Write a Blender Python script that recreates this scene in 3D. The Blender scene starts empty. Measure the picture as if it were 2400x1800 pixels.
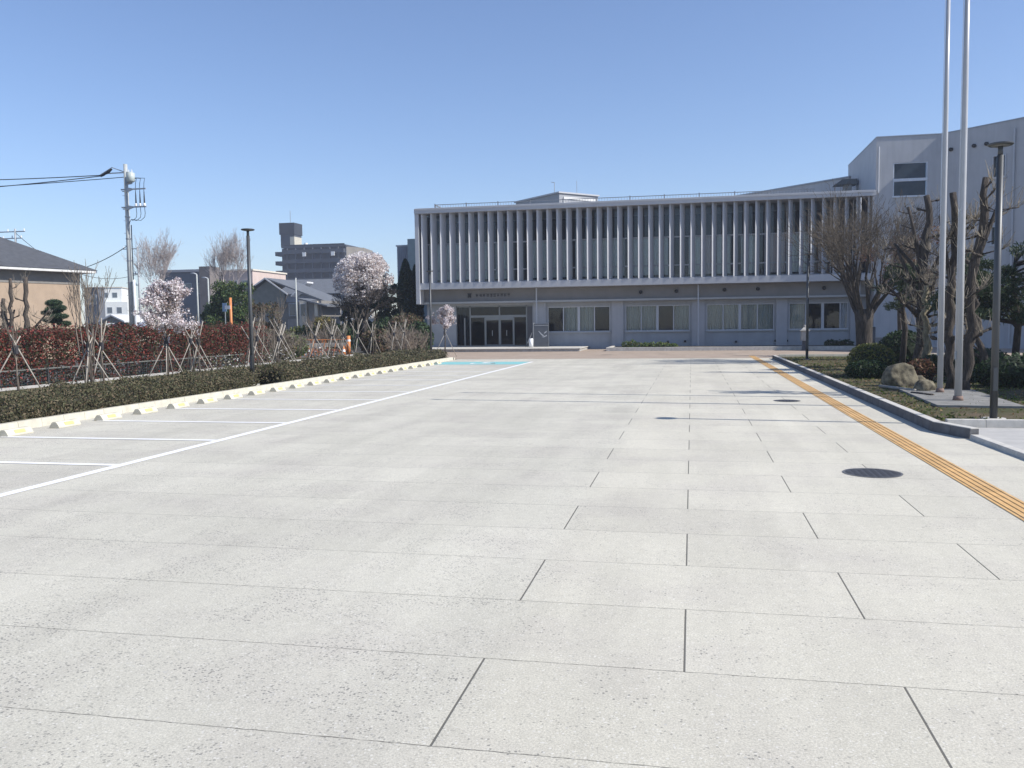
import bpy, bmesh, math, random
import numpy as np
from mathutils import Vector, Matrix
sc = bpy.context.scene
COL = sc.collection
R = math.radians

# ---------------------------------------------------------------- camera, sky, sun, exposure
CH = 1.85                                   # eye height
YAW, PITCH, ROLL, FPX = -0.20568, -0.06954, -0.0125018, 2021.55
f_ = Vector((math.sin(YAW)*math.cos(PITCH), math.cos(YAW)*math.cos(PITCH), math.sin(PITCH)))
r0 = Vector((math.cos(YAW), -math.sin(YAW), 0)); u0 = r0.cross(f_)
r_ = r0*math.cos(ROLL) + u0*math.sin(ROLL); u_ = -r0*math.sin(ROLL) + u0*math.cos(ROLL)
cam = bpy.data.cameras.new('camera'); camo = bpy.data.objects.new('camera', cam); COL.objects.link(camo)
camo.matrix_world = Matrix(((r_.x, u_.x, -f_.x, 0), (r_.y, u_.y, -f_.y, 0), (r_.z, u_.z, -f_.z, CH), (0, 0, 0, 1)))
cam.sensor_width = 36; cam.lens = FPX/2400*36; cam.clip_start = .05; cam.clip_end = 3000
sc.camera = camo
SUN_EL, SUN_AZ = R(40.4), R(-5.6)           # azimuth measured from +X
sd = Vector((math.cos(SUN_EL)*math.cos(SUN_AZ), math.cos(SUN_EL)*math.sin(SUN_AZ), math.sin(SUN_EL)))
w = bpy.data.worlds.new('World'); sc.world = w; w.use_nodes = True
nt = w.node_tree; bg = nt.nodes['Background']; sky = nt.nodes.new('ShaderNodeTexSky')
sky.sky_type = 'NISHITA'; sky.sun_disc = False; sky.sun_elevation = SUN_EL
sky.sun_rotation = math.pi/2 - SUN_AZ       # clockwise from +Y
sky.air_density = 1.0; sky.dust_density = .35; sky.ozone_density = 2.0; sky.altitude = 50
tint = nt.nodes.new('ShaderNodeVectorMath'); tint.operation = 'MULTIPLY'; tint.inputs[1].default_value = (.93, .97, 1.12)   # camera white balance
nt.links.new(sky.outputs[0], tint.inputs[0]); nt.links.new(tint.outputs[0], bg.inputs[0]); bg.inputs[1].default_value = .092
sun = bpy.data.lights.new('sun', 'SUN'); sun.energy = 3.9; sun.angle = R(.53); sun.color = (1, .955, .89)
suno = bpy.data.objects.new('sun', sun); COL.objects.link(suno)
suno.rotation_euler = (-sd).to_track_quat('-Z', 'Y').to_euler(); suno.location = (30, -5, 40)
sc.view_settings.view_transform = 'Standard'; sc.view_settings.look = 'None'
sc.view_settings.exposure = .68; sc.view_settings.gamma = 1
sc.render.engine = 'CYCLES'

def ray(x, y):                              # photo position (2212 px wide view) -> direction
    s = 2400/2212
    return f_ + r_*((x*s-1200)/FPX) - u_*((y*s-900)/FPX)
def at(x, y, Y):                            # point at distance Y in front
    d = ray(x, y); t = Y/d.y; return Vector((d.x*t, Y, CH+d.z*t))

# ---------------------------------------------------------------- materials
def nodes_of(name):
    m = bpy.data.materials.new(name); m.use_nodes = True
    n = m.node_tree.nodes; l = m.node_tree.links
    return m, n, l, n['Principled BSDF']
def mth(n, l, op, a, b=None, c=None):
    q = n.new('ShaderNodeMath'); q.operation = op
    for i, v in enumerate((a, b, c)):
        if v is None: continue
        if isinstance(v, (int, float)): q.inputs[i].default_value = v
        else: l.new(v, q.inputs[i])
    return q.outputs[0]
def mixc(n, l, f, a, b, bt='MIX'):
    q = n.new('ShaderNodeMix'); q.data_type = 'RGBA'; q.blend_type = bt
    for i, v in ((0, f), (6, a), (7, b)):
        if isinstance(v, (int, float)): q.inputs[i].default_value = v
        elif isinstance(v, tuple): q.inputs[i].default_value = (*v, 1)
        else: l.new(v, q.inputs[i])
    return q.outputs[2]
def noise(n, l, vec, scale, detail=4, rough=.55):
    q = n.new('ShaderNodeTexNoise'); q.inputs['Scale'].default_value = scale
    q.inputs['Detail'].default_value = detail; q.inputs['Roughness'].default_value = rough
    if vec is not None: l.new(vec, q.inputs['Vector'])
    return q.outputs['Fac']
def mrange(n, l, v, a, b, c=0, d=1):
    q = n.new('ShaderNodeMapRange'); l.new(v, q.inputs[0])
    for i, k in enumerate((a, b, c, d)): q.inputs[i+1].default_value = k
    return q.outputs[0]
def bump(n, l, b, h, strength=.3, dist=.01):
    q = n.new('ShaderNodeBump'); q.inputs['Strength'].default_value = strength; q.inputs['Distance'].default_value = dist
    l.new(h, q.inputs['Height']); l.new(q.outputs[0], b.inputs['Normal'])
def coords(n, kind='Object'):
    return n.new('ShaderNodeTexCoord').outputs[kind]
_mc = {}
def M(name, col, rough=.65, var=.12, scale=2.5, metal=0, bmp=0, spec=.4, grime=0):
    if name in _mc: return _mc[name]
    m, n, l, b = nodes_of(name); v = coords(n); isb = 'bark' in name
    if isb:
        mpb = n.new('ShaderNodeMapping'); mpb.inputs['Scale'].default_value = (2.6, 2.6, .45); l.new(v, mpb.inputs[0]); v = mpb.outputs[0]; var = var*1.7
    f = noise(n, l, v, scale, 6)
    f = mrange(n, l, f, .3, .7, 1-var, 1+var)
    c = mixc(n, l, 1.0, col, (1, 1, 1), 'MULTIPLY')
    q = n.new('ShaderNodeVectorMath'); q.operation = 'SCALE'; l.new(c, q.inputs[0]); l.new(f, q.inputs['Scale'])
    out = q.outputs[0]
    if grime:
        sp = n.new('ShaderNodeMapping'); sp.inputs['Scale'].default_value = (3, 3, .25); l.new(v, sp.inputs[0])
        g = mrange(n, l, noise(n, l, sp.outputs[0], 1.2, 5), .45, .75, 0, grime)
        out = mixc(n, l, g, out, tuple(k*.55 for k in col))
    l.new(out, b.inputs['Base Color']); b.inputs['Roughness'].default_value = rough
    b.inputs['Metallic'].default_value = metal; b.inputs['Specular IOR Level'].default_value = spec
    if bmp: bump(n, l, b, noise(n, l, v, 12 if isb else 40, 6), 1 if isb else bmp, .05 if isb else .01)
    _mc[name] = m; return m
def LEAF(name, cols, rough=.6, trans=.25):
    if name in _mc: return _mc[name]
    m, n, l, b = nodes_of(name)
    g = n.new('ShaderNodeNewGeometry'); cr = n.new('ShaderNodeValToRGB'); cr.color_ramp.interpolation = 'CONSTANT'
    l.new(g.outputs['Random Per Island'], cr.inputs[0])
    e = cr.color_ramp.elements
    for i, c in enumerate(cols):
        k = e[i] if i < 2 else e.new(i/len(cols))
        k.position = i/len(cols); k.color = (*c, 1)
    l.new(cr.outputs[0], b.inputs['Base Color']); b.inputs['Roughness'].default_value = rough
    b.inputs['Specular IOR Level'].default_value = .25
    t = n.new('ShaderNodeBsdfTranslucent'); l.new(cr.outputs[0], t.inputs[0])
    mx = n.new('ShaderNodeMixShader'); mx.inputs[0].default_value = trans
    l.new(b.outputs[0], mx.inputs[1]); l.new(t.outputs[0], mx.inputs[2])
    l.new(mx.outputs[0], n['Material Output'].inputs[0])
    _mc[name] = m; return m
def GLASS(name, tint=(.5, .56, .56), refl=.12):
    if name in _mc: return _mc[name]
    m, n, l, b = nodes_of(name)
    t = n.new('ShaderNodeBsdfTransparent'); t.inputs[0].default_value = (*tint, 1)
    g = n.new('ShaderNodeBsdfGlossy'); g.inputs[0].default_value = (.9, .95, 1, 1); g.inputs[1].default_value = .03
    fr = n.new('ShaderNodeFresnel'); fr.inputs[0].default_value = 1.5
    v = coords(n); bp = n.new('ShaderNodeBump'); bp.inputs['Strength'].default_value = .06; bp.inputs['Distance'].default_value = .02
    l.new(noise(n, l, v, 1.3, 2), bp.inputs['Height']); l.new(bp.outputs[0], g.inputs['Normal'])
    k = mth(n, l, 'ADD', fr.outputs[0], refl)
    mx = n.new('ShaderNodeMixShader'); l.new(k, mx.inputs[0]); l.new(t.outputs[0], mx.inputs[1]); l.new(g.outputs[0], mx.inputs[2])
    l.new(mx.outputs[0], n['Material Output'].inputs[0]); _mc[name] = m; return m

SY0, SS, SX0, SW = 4.5401, 1.01549, -.0352, 1.08780
def plaza_mat():
    m, n, l, b = nodes_of('aggregate_concrete'); v = coords(n)
    s = n.new('ShaderNodeSeparateXYZ'); l.new(v, s.inputs[0]); x, y = s.outputs[0], s.outputs[1]
    wob = mth(n, l, 'MULTIPLY', mth(n, l, 'SUBTRACT', noise(n, l, v, 14, 3), .5), .016)
    yy = mth(n, l, 'ADD', y, wob)
    rc = mth(n, l, 'DIVIDE', mth(n, l, 'SUBTRACT', yy, SY0), SS)
    fr = mth(n, l, 'FRACT', rc)
    dr = mth(n, l, 'MULTIPLY', mth(n, l, 'MINIMUM', fr, mth(n, l, 'SUBTRACT', 1, fr)), SS)
    row = mrange(n, l, dr, .0024, .0050, 1, 0)
    row = mth(n, l, 'MULTIPLY', row, mrange(n, l, noise(n, l, v, 11, 4, .7), .33, .58, .3, 1))
    par = mth(n, l, 'FLOORED_MODULO', mth(n, l, 'FLOOR', rc), 2)
    cc = mth(n, l, 'DIVIDE', mth(n, l, 'SUBTRACT', mth(n, l, 'DIVIDE', mth(n, l, 'SUBTRACT', x, SX0), SW), par), 2)
    fc = mth(n, l, 'FRACT', cc)
    dc = mth(n, l, 'MULTIPLY', mth(n, l, 'MINIMUM', fc, mth(n, l, 'SUBTRACT', 1, fc)), 2*SW)
    colj = mth(n, l, 'MULTIPLY', mrange(n, l, dc, .0045, .007, 1, 0), mth(n, l, 'GREATER_THAN', x, -1.4))
    left = mrange(n, l, x, -.9, -1.3, 0, 1)          # older, coarser casting left of the slabs
    joint = mth(n, l, 'MAXIMUM', row, colj)
    # stones
    vo = n.new('ShaderNodeTexVoronoi'); vo.inputs['Scale'].default_value = 70; l.new(v, vo.inputs['Vector'])
    st = n.new('ShaderNodeSeparateColor'); l.new(vo.outputs['Color'], st.inputs[0])
    pk = mth(n, l, 'MULTIPLY', mth(n, l, 'GREATER_THAN', st.outputs[0], mrange(n, l, left, 0, 1, .95, .80)),
             mth(n, l, 'LESS_THAN', vo.outputs['Distance'], .5))
    pk = mth(n, l, 'MULTIPLY', pk, mrange(n, l, noise(n, l, v, 1.6, 4), .38, .62, .15, 1))
    wh = mth(n, l, 'MULTIPLY', mth(n, l, 'GREATER_THAN', st.outputs[1], .93), mth(n, l, 'LESS_THAN', vo.outputs['Distance'], .45))
    fine = mrange(n, l, noise(n, l, v, 85, 4, .75), .32, .68, .72, 1.22)
    med = mrange(n, l, noise(n, l, v, 12, 6, .7), .3, .7, .93, 1.06)
    mp = n.new('ShaderNodeMapping'); mp.inputs['Scale'].default_value = (1, .45, 1); l.new(v, mp.inputs[0])
    big = mrange(n, l, noise(n, l, mp.outputs[0], .5, 6, .65), .38, .66, 1.02, .90)
    base = mixc(n, l, left, (.590, .560, .465), (.575, .550, .462))
    warm = mixc(n, l, mrange(n, l, noise(n, l, v, .8, 3), .45, .7, 0, .5), base, (.49, .455, .40))
    # faint tone of each slab
    wn = n.new('ShaderNodeTexWhiteNoise'); cb = n.new('ShaderNodeCombineXYZ')
    l.new(mth(n, l, 'FLOOR', cc), cb.inputs[0]); l.new(mth(n, l, 'FLOOR', rc), cb.inputs[1]); l.new(cb.outputs[0], wn.inputs['Vector'])
    tone = mrange(n, l, wn.outputs[0], 0, 1, .955, 1.03)
    ms = n.new('ShaderNodeMapping'); ms.inputs['Scale'].default_value = (1.6, .10, 1); l.new(v, ms.inputs[0])
    streak = mrange(n, l, noise(n, l, ms.outputs[0], 1.0, 5, .6), .42, .70, 1.0, .90)
    tone = mth(n, l, 'MULTIPLY', tone, streak)
    k = mth(n, l, 'MULTIPLY', mth(n, l, 'MULTIPLY', fine, med), mth(n, l, 'MULTIPLY', big, tone))
    q = n.new('ShaderNodeVectorMath'); q.operation = 'SCALE'; l.new(warm, q.inputs[0]); l.new(k, q.inputs['Scale'])
    c = mixc(n, l, mth(n, l, 'MULTIPLY', pk, .72), q.outputs[0], (.13, .13, .125))
    c = mixc(n, l, mth(n, l, 'MULTIPLY', wh, .4), c, (.75, .73, .68))
    c = mixc(n, l, mth(n, l, 'MULTIPLY', joint, .85), c, (.07, .068, .06))
    l.new(c, b.inputs['Base Color']); b.inputs['Roughness'].default_value = .82; b.inputs['Specular IOR Level'].default_value = .3
    h = mth(n, l, 'SUBTRACT', noise(n, l, v, 90, 4, .7), mth(n, l, 'ADD', mth(n, l, 'MULTIPLY', joint, 1.5), pk))
    bump(n, l, b, h, .35, .006)
    return m
def brick_mat(name, c1, c2, mortar, sx=.2, sy=.1, scale=1):
    m, n, l, b = nodes_of(name); v = coords(n)
    t = n.new('ShaderNodeTexBrick'); l.new(v, t.inputs['Vector'])
    t.inputs['Color1'].default_value = (*c1, 1); t.inputs['Color2'].default_value = (*c2, 1); t.inputs['Mortar'].default_value = (*mortar, 1)
    t.inputs['Scale'].default_value = scale; t.inputs['Brick Width'].default_value = sx; t.inputs['Row Height'].default_value = sy
    t.inputs['Mortar Size'].default_value = .006
    c = mixc(n, l, mrange(n, l, noise(n, l, v, .7, 4), .4, .7, 0, .45), t.outputs[0], tuple(k*.72 for k in c1))
    l.new(c, b.inputs['Base Color']); b.inputs['Roughness'].default_value = .85
    return m
def ground_mat(name, cols, scale=1.2, bs=.4):
    m, n, l, b = nodes_of(name); v = coords(n)
    f = noise(n, l, v, scale, 8, .65); cr = n.new('ShaderNodeValToRGB'); l.new(f, cr.inputs[0])
    e = cr.color_ramp.elements
    for i, c in enumerate(cols):
        k = e[i] if i < 2 else e.new(.5)
        k.position = .32+.36*i/(len(cols)-1); k.color = (*c, 1)
    fn = mrange(n, l, noise(n, l, v, 45, 4, .7), .3, .7, .7, 1.3)
    q = n.new('ShaderNodeVectorMath'); q.operation = 'SCALE'; l.new(cr.outputs[0], q.inputs[0]); l.new(fn, q.inputs['Scale'])
    l.new(q.outputs[0], b.inputs['Base Color']); b.inputs['Roughness'].default_value = .9
    b.inputs['Specular IOR Level'].default_value = .15
    bump(n, l, b, noise(n, l, v, 30, 5), bs, .03)
    return m

white = M('white_wall_paint', (.43, .44, .46), .6, .05, 1.2, grime=.25)
finw = M('fin_white_aluminium', (.45, .46, .48), .45, .04, 2)
fascia = M('grey_fascia_panel', (.21, .205, .20), .7, .08, 1.5)
ledgem = M('pale_grey_ledge', (.36, .37, .37), .6, .06, 2)
gwall = M('bluish_grey_render', (.33, .345, .365), .75, .07, 1.4, grime=.2)
conc = M('pale_concrete', (.52, .50, .455), .85, .14, 6, bmp=.3, grime=.3)
conc2 = M('grey_concrete', (.36, .35, .33), .85, .16, 5, bmp=.3, grime=.3)
kerbw = M('cream_kerb_concrete', (.52, .495, .41), .85, .12, 5, bmp=.25, grime=.2)
alu = M('satin_grey_aluminium', (.43, .435, .44), .3, .05, 3, metal=.0, spec=.5)
framem = M('white_window_frame', (.46, .48, .51), .45, .03, 2)
darkpost = M('charcoal_lamp_metal', (.07, .075, .08), .45, .08, 3, metal=.3, spec=.5)
steel = M('galvanised_steel', (.34, .36, .38), .5, .1, 4, metal=.6)
black = M('black_rubber_cable', (.02, .022, .028), .6, .1, 4)
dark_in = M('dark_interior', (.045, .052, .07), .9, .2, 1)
curtm = M('pale_curtain_cloth', (.66, .70, .67), .9, .1, 8)
curtd = M('dusty_pink_curtain_cloth', (.62, .55, .54), .9, .1, 8)
blindm = M('grey_roller_blind', (.20, .21, .23), .8, .06, 4)
glass = GLASS('window_glass', (.86, .90, .92), .01); glassd = GLASS('dark_window_glass', (.30, .35, .42), .0)
paint_w = M('white_road_paint', (.80, .80, .78), .7, .05, 3, bmp=.15)
paint_t = M('turquoise_road_paint', (.22, .50, .50), .7, .08, 3, bmp=.15)
yel = M('yellow_reflector', (.52, .46, .20), .5, .1, 8)
tactm = M('orange_tactile_rubber', (.60, .37, .15), .7, .12, 6, bmp=.2)
iron = M('dark_cast_iron', (.085, .085, .09), .55, .15, 20, metal=.4, bmp=.4)
bark = M('grey_brown_bark', (.08, .066, .054), .9, .35, 9, bmp=.8)
barkd = M('dark_brown_bark', (.06, .05, .042), .95, .35, 9, bmp=.9)
barkl = M('sunbleached_twig_bark', (.25, .215, .165), .85, .25, 9)
woodp = M('weathered_support_wood', (.34, .31, .265), .85, .2, 8)
soil = M('dark_soil', (.07, .055, .04), .95, .35, 6, bmp=.7)
rockm = M('mossy_rock', (.135, .12, .085), .95, .95, 5, bmp=1)
beige = M('beige_render', (.36, .275, .20), .85, .07, 1.5, grime=.15)
cream = M('cream_render', (.60, .55, .46), .85, .07, 1.5, grime=.2)
shade_trim = M('boarding_and_eave_shade', (.20, .19, .175), .8, .1, 3)
rooft = M('charcoal_roof_slate', (.075, .08, .09), .75, .18, 3, bmp=.3)
roofb = M('grey_roof_tiles', (.13, .14, .155), .7, .15, 3, bmp=.3)
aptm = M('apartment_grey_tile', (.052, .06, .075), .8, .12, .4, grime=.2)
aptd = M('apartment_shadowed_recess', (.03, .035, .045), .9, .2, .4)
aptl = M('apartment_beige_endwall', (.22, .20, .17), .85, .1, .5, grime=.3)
orange = M('orange_painted_metal', (.56, .21, .07), .5, .08, 4)
pinkw = M('pinkish_render', (.52, .42, .37), .85, .08, 1, grime=.2)
bluew = M('blue_grey_siding', (.22, .24, .28), .7, .1, 2)

# ---------------------------------------------------------------- mesh helpers
ORG = {}
def tag(o, label=None, cat=None, group=None, kind=None):
    if label: o['label'] = label
    if cat: o['category'] = cat
    if group: o['group'] = group
    if kind: o['kind'] = kind
    return o
def thing(name, label, cat, loc=(0, 0, 0), group=None):
    o = bpy.data.objects.new(name, None); o.empty_display_size = .3; COL.objects.link(o)
    o.location = loc; ORG[o.name] = Vector(loc)
    return tag(o, label, cat, group)
class MB:
    def __init__(s): s.v = []; s.f = []
    def add(s, vs, fs):
        k = len(s.v); s.v += [tuple(p) for p in vs]; s.f += [tuple(i+k for i in f) for f in fs]; return s
    def hexa(s, p):                          # 8 points, bottom 4 then top 4
        return s.add(p, [(3, 2, 1, 0), (4, 5, 6, 7), (0, 1, 5, 4), (1, 2, 6, 5), (2, 3, 7, 6), (3, 0, 4, 7)])
    def box(s, x0, x1, y0, y1, z0, z1):
        return s.hexa([(x0, y0, z0), (x1, y0, z0), (x1, y1, z0), (x0, y1, z0), (x0, y0, z1), (x1, y0, z1), (x1, y1, z1), (x0, y1, z1)])
    def prism(s, poly, z0, z1):
        n = len(poly)
        vs = [(x, y, z0) for x, y in poly]+[(x, y, z1) for x, y in poly]
        fs = [tuple(range(n))[::-1], tuple(range(n, 2*n))]+[(i, (i+1) % n, n+(i+1) % n, n+i) for i in range(n)]
        return s.add(vs, fs)
    def obox(s, P, a, b, a0, a1, b0, b1, z0, z1):   # oriented footprint: P + a*s + b*t
        q = [(a0, b0), (a1, b0), (a1, b1), (a0, b1)]
        pts = [(P[0]+a[0]*i+b[0]*j, P[1]+a[1]*i+b[1]*j) for i, j in q]
        return s.hexa([(x, y, z0) for x, y in pts]+[(x, y, z1) for x, y in pts])
    def tube(s, pts, rad, n=8, cap=True):
        pts = [Vector(p) for p in pts]
        if not hasattr(rad, '__len__'): rad = [rad]*len(pts)
        k = len(s.v); up = None
        for i, p in enumerate(pts):
            d = (pts[min(i+1, len(pts)-1)]-pts[max(i-1, 0)]).normalized()
            if up is None: up = Vector((1, 0, 0)) if abs(d.z) > .7 else Vector((0, 0, 1))
            a = d.cross(up).normalized(); b = a.cross(d).normalized()
            for j in range(n):
                t = 2*math.pi*j/n; q = p+a*(math.cos(t)*rad[i])+b*(math.sin(t)*rad[i]); s.v.append(tuple(q))
        for i in range(len(pts)-1):
            for j in range(n):
                s.f.append((k+i*n+j, k+i*n+(j+1) % n, k+(i+1)*n+(j+1) % n, k+(i+1)*n+j))
        if cap:
            s.f.append(tuple(k+j for j in range(n))[::-1]); s.f.append(tuple(k+(len(pts)-1)*n+j for j in range(n)))
        return s
    def build(s, name, mat, parent=None, smooth=False, bevel=0):
        me = bpy.data.meshes.new(name)
        v = s.v
        if parent is not None:
            o0 = ORG.get(parent.name, Vector((0, 0, 0))); v = [(a-o0.x, b-o0.y, c-o0.z) for a, b, c in s.v]
        me.from_pydata(v, [], s.f); me.update(); me.materials.append(mat)
        if smooth: me.polygons.foreach_set('use_smooth', [True]*len(me.polygons))
        o = bpy.data.objects.new(name, me); COL.objects.link(o)
        if parent is not None: o.parent = parent; ORG[o.name] = ORG.get(parent.name, Vector((0, 0, 0)))
        else: ORG[o.name] = Vector((0, 0, 0))
        if bevel:
            m = o.modifiers.new('bevel', 'BEVEL'); m.width = bevel; m.segments = 2; m.limit_method = 'ANGLE'
        return o
def bmfix(mb):                               # consistent outward normals
    me = bpy.data.meshes.new('t'); me.from_pydata(mb.v, [], mb.f)
    bm = bmesh.new(); bm.from_mesh(me); bmesh.ops.recalc_face_normals(bm, faces=bm.faces); bm.to_mesh(me); bm.free()
    mb.v = [tuple(q.co) for q in me.vertices]; mb.f = [tuple(p.vertices) for p in me.polygons]; bpy.data.meshes.remove(me)
    return mb
def setting(o): o['kind'] = 'structure'; return o
def npmesh(name, V, F4, mat, parent=None):   # fast quad mesh
    me = bpy.data.meshes.new(name); nv, nf = len(V), len(F4)
    if parent is not None: V = V-np.array(ORG.get(parent.name, Vector((0, 0, 0))))[None]
    me.vertices.add(nv); me.vertices.foreach_set('co', V.astype(np.float32).ravel())
    me.loops.add(nf*4); me.loops.foreach_set('vertex_index', F4.astype(np.int32).ravel())
    me.polygons.add(nf); me.polygons.foreach_set('loop_start', np.arange(0, nf*4, 4, dtype=np.int32))
    me.update(calc_edges=True); me.materials.append(mat)
    o = bpy.data.objects.new(name, me); COL.objects.link(o)
    if parent is not None: o.parent = parent; ORG[o.name] = ORG.get(parent.name, Vector((0, 0, 0)))
    else: ORG[o.name] = Vector((0, 0, 0))
    return o
def leaves(P, size, rng, mat, name='foliage', parent=None, aspect=.55, up=.3, N=None):
    n = len(P)
    if N is None:
        N = rng.normal(size=(n, 3)); N[:, 2] = np.abs(N[:, 2])*(.6+up)
    N = N/(np.linalg.norm(N, axis=1, keepdims=True)+1e-9)
    A = np.cross(N, rng.normal(size=(n, 3))); A /= np.linalg.norm(A, axis=1, keepdims=True)+1e-9
    B = np.cross(N, A); sz = size*rng.uniform(.6, 1.35, (n, 1)); a = A*sz; b = B*sz*aspect
    V = np.stack([P-a, P+b-a*.1, P+a, P-b-a*.1], 1).reshape(-1, 3)
    return npmesh(name, V, np.arange(n*4).reshape(-1, 4), mat, parent)
def blobpts(rng, c, r, n, shell=.55):        # points in an ellipsoid, denser near its skin
    d = rng.normal(size=(n, 3)); d /= np.linalg.norm(d, axis=1, keepdims=True)
    k = (shell+(1-shell)*rng.random((n, 1)))**.8
    return np.array(c)[None]+d*k*np.array(r)[None]
def grow(rng, p, d, L, r, lvl, segs, tips, kid=3, ang=.6, trop=.25, taper=.62, shrink=.68, jit=.18):
    ns = 3 if lvl > 1 else 2
    p = Vector(p); d = Vector(d).normalized(); r1 = r
    for i in range(ns):
        d = (d+Vector(rng.normal(size=3))*jit+Vector((0, 0, trop*.5))).normalized()
        q = p+d*(L/ns); r2 = r*(1-(1-taper)*(i+1)/ns)
        segs.append((p.copy(), q.copy(), r1, r2)); p = q; r1 = r2
        if lvl > 0 and (i > 0 or lvl < 3):
            for _ in range(kid if i == ns-1 else max(1, kid-1)):
                ax = d.cross(Vector(rng.normal(size=3))).normalized(); a = ang*rng.uniform(.6, 1.35)
                nd = (Matrix.Rotation(a, 3, ax) @ d); nd.z += trop*.4
                grow(rng, p, nd, L*shrink*rng.uniform(.7, 1.15), r2*rng.uniform(.5, .72), lvl-1, segs, tips, kid, ang, trop, taper, shrink, jit)
    if lvl == 0: tips.append(p.copy())
def segmesh(segs, n=5, minr=0):
    mb = MB()
    for p, q, a, b in segs: mb.tube([p, q], [max(a, minr), max(b, minr)], n, False)
    return mb
def twigmesh(segs, mat, name, parent, minr=.004):   # 3-sided prisms through numpy
    P = np.array([tuple(s[0]) for s in segs]); Q = np.array([tuple(s[1]) for s in segs])
    ra = np.maximum(np.array([s[2] for s in segs]), minr)[:, None]; rb = np.maximum(np.array([s[3] for s in segs]), minr)[:, None]
    D = Q-P; D /= np.linalg.norm(D, axis=1, keepdims=True)+1e-9
    U = np.where(np.abs(D[:, 2:3]) > .8, np.array([[1., 0, 0]]), np.array([[0, 0, 1.]]))
    A = np.cross(D, U); A /= np.linalg.norm(A, axis=1, keepdims=True); B = np.cross(D, A)
    vs = []
    for k in range(3):
        c, s_ = math.cos(k*2.0944), math.sin(k*2.0944); vs.append(P+(A*c+B*s_)*ra)
    for k in range(3):
        c, s_ = math.cos(k*2.0944), math.sin(k*2.0944); vs.append(Q+(A*c+B*s_)*rb)
    V = np.stack(vs, 1).reshape(-1, 3); base = np.arange(len(P))[:, None]*6
    F = np.concatenate([base+np.array([[k, (k+1) % 3, 3+(k+1) % 3, 3+k]]) for k in range(3)])
    return npmesh(name, V, F, mat, parent)
rng = np.random.default_rng(7); random.seed(5)
NTH = ['first', 'second', 'third', 'fourth', 'fifth', 'sixth', 'seventh', 'eighth', 'ninth', 'tenth', 'eleventh', 'twelfth', 'thirteenth', 'fourteenth',
       'fifteenth', 'sixteenth', 'seventeenth', 'eighteenth', 'nineteenth', 'twentieth', 'twenty-first', 'twenty-second', 'twenty-third', 'twenty-fourth']
def sheet(name, x0, x1, y0, y1, z, mat):
    return setting(MB().add([(x0, y0, z), (x1, y0, z), (x1, y1, z), (x0, y1, z)], [(0, 1, 2, 3)]).build(name, mat))

# ---------------------------------------------------------------- ground
sheet('ground', -400, 250, -150, 500, -.04, ground_mat('far_asphalt_and_earth', [(.10, .105, .11), (.14, .14, .14)], .05))
sheet('pavement', -12.25, 24, -8, 44.6, 0, plaza_mat())
sheet('brick_pavement', -20, 30, 44.6, 61.1, .004, brick_mat('pinkish_block_paving', (.34, .265, .205), (.40, .32, .25), (.34, .29, .24)))
sheet('hedge_bed', -22.5, -20.12, -8, 62, .02, ground_mat('dark_hedge_soil', [(.05, .04, .028), (.075, .07, .035), (.10, .08, .055)], 2.5, .8))
sheet('street', -34, -22.6, -8, 100, -.03, ground_mat('street_asphalt', [(.13, .13, .13), (.17, .165, .16)], .6))
sheet('planting_bed', -20.0, -12.32, -8, 44.3, .05, ground_mat('bed_soil_and_leaf_litter', [(.07, .055, .035), (.10, .10, .045), (.15, .115, .07)], 1.5, .8))
# island of grass on the right
isl = [(4.02, 43.8), (4.02, 15.9), (26, 15.9), (26, 43.8)]
gm = ground_mat('patchy_grass_and_leaf_litter', [(.06, .07, .028), (.085, .08, .042), (.14, .105, .072)], 1.1, .9)
setting(MB().prism(isl, -.01, .10).build('lawn', gm))
# grass blades: one uncountable mass
gx = rng.uniform(4.1, 16, 26000); gy = 16+27*rng.random(26000)**1.5
P = np.stack([gx, gy, np.full(26000, .11)], 1)
nz = np.sin(gx*1.3+.5)*np.cos(gy*.9)+rng.normal(0, .5, 26000); P = P[nz > .1]
N = rng.normal(size=(len(P), 3)); N[:, 2] *= .25
g = leaves(P, .05, rng, LEAF('grass_blade', [(.10, .14, .03), (.14, .16, .05), (.19, .16, .09), (.08, .11, .03)], .7), 'grass', None, .35, 0, N)
tag(g, kind='stuff', label='short patchy grass growing around the flagpoles and trees', cat='grass')
lt = P[rng.random(len(P)) < 0]
n_ = 9000; gx = rng.uniform(4.2, 18, n_); gy = 17+26*rng.random(n_)
g = leaves(np.stack([gx, gy, np.full(n_, .108)], 1), .035, rng, LEAF('fallen_leaf', [(.20, .12, .06), (.26, .18, .10), (.13, .085, .05)], .8), 'leaf_litter', None, .6, 3)
tag(g, kind='stuff', label='brown fallen leaves scattered under the pruned trees', cat='leaf litter')

# painted markings
mk = MB()
def rect(mb, x0, x1, y0, y1, z): mb.add([(x0, y0, z), (x1, y0, z), (x1, y1, z), (x0, y1, z)], [(0, 1, 2, 3)])
rect(mk, -7.66, -7.50, 1.2, 41.35, .005)
for k in range(-2, 12):
    y = 10.28+2.5*k
    if k == 11: y = 38.0
    rect(mk, -11.75, -7.664, y-.07, y+.07, .0055)
setting(mk.build('parking_markings', paint_w))
tq = MB(); rect(tq, -12.0, -7.70, 38.6, 41.3, .0048)
setting(tq.build('disabled_bay_marking', paint_t))
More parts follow.
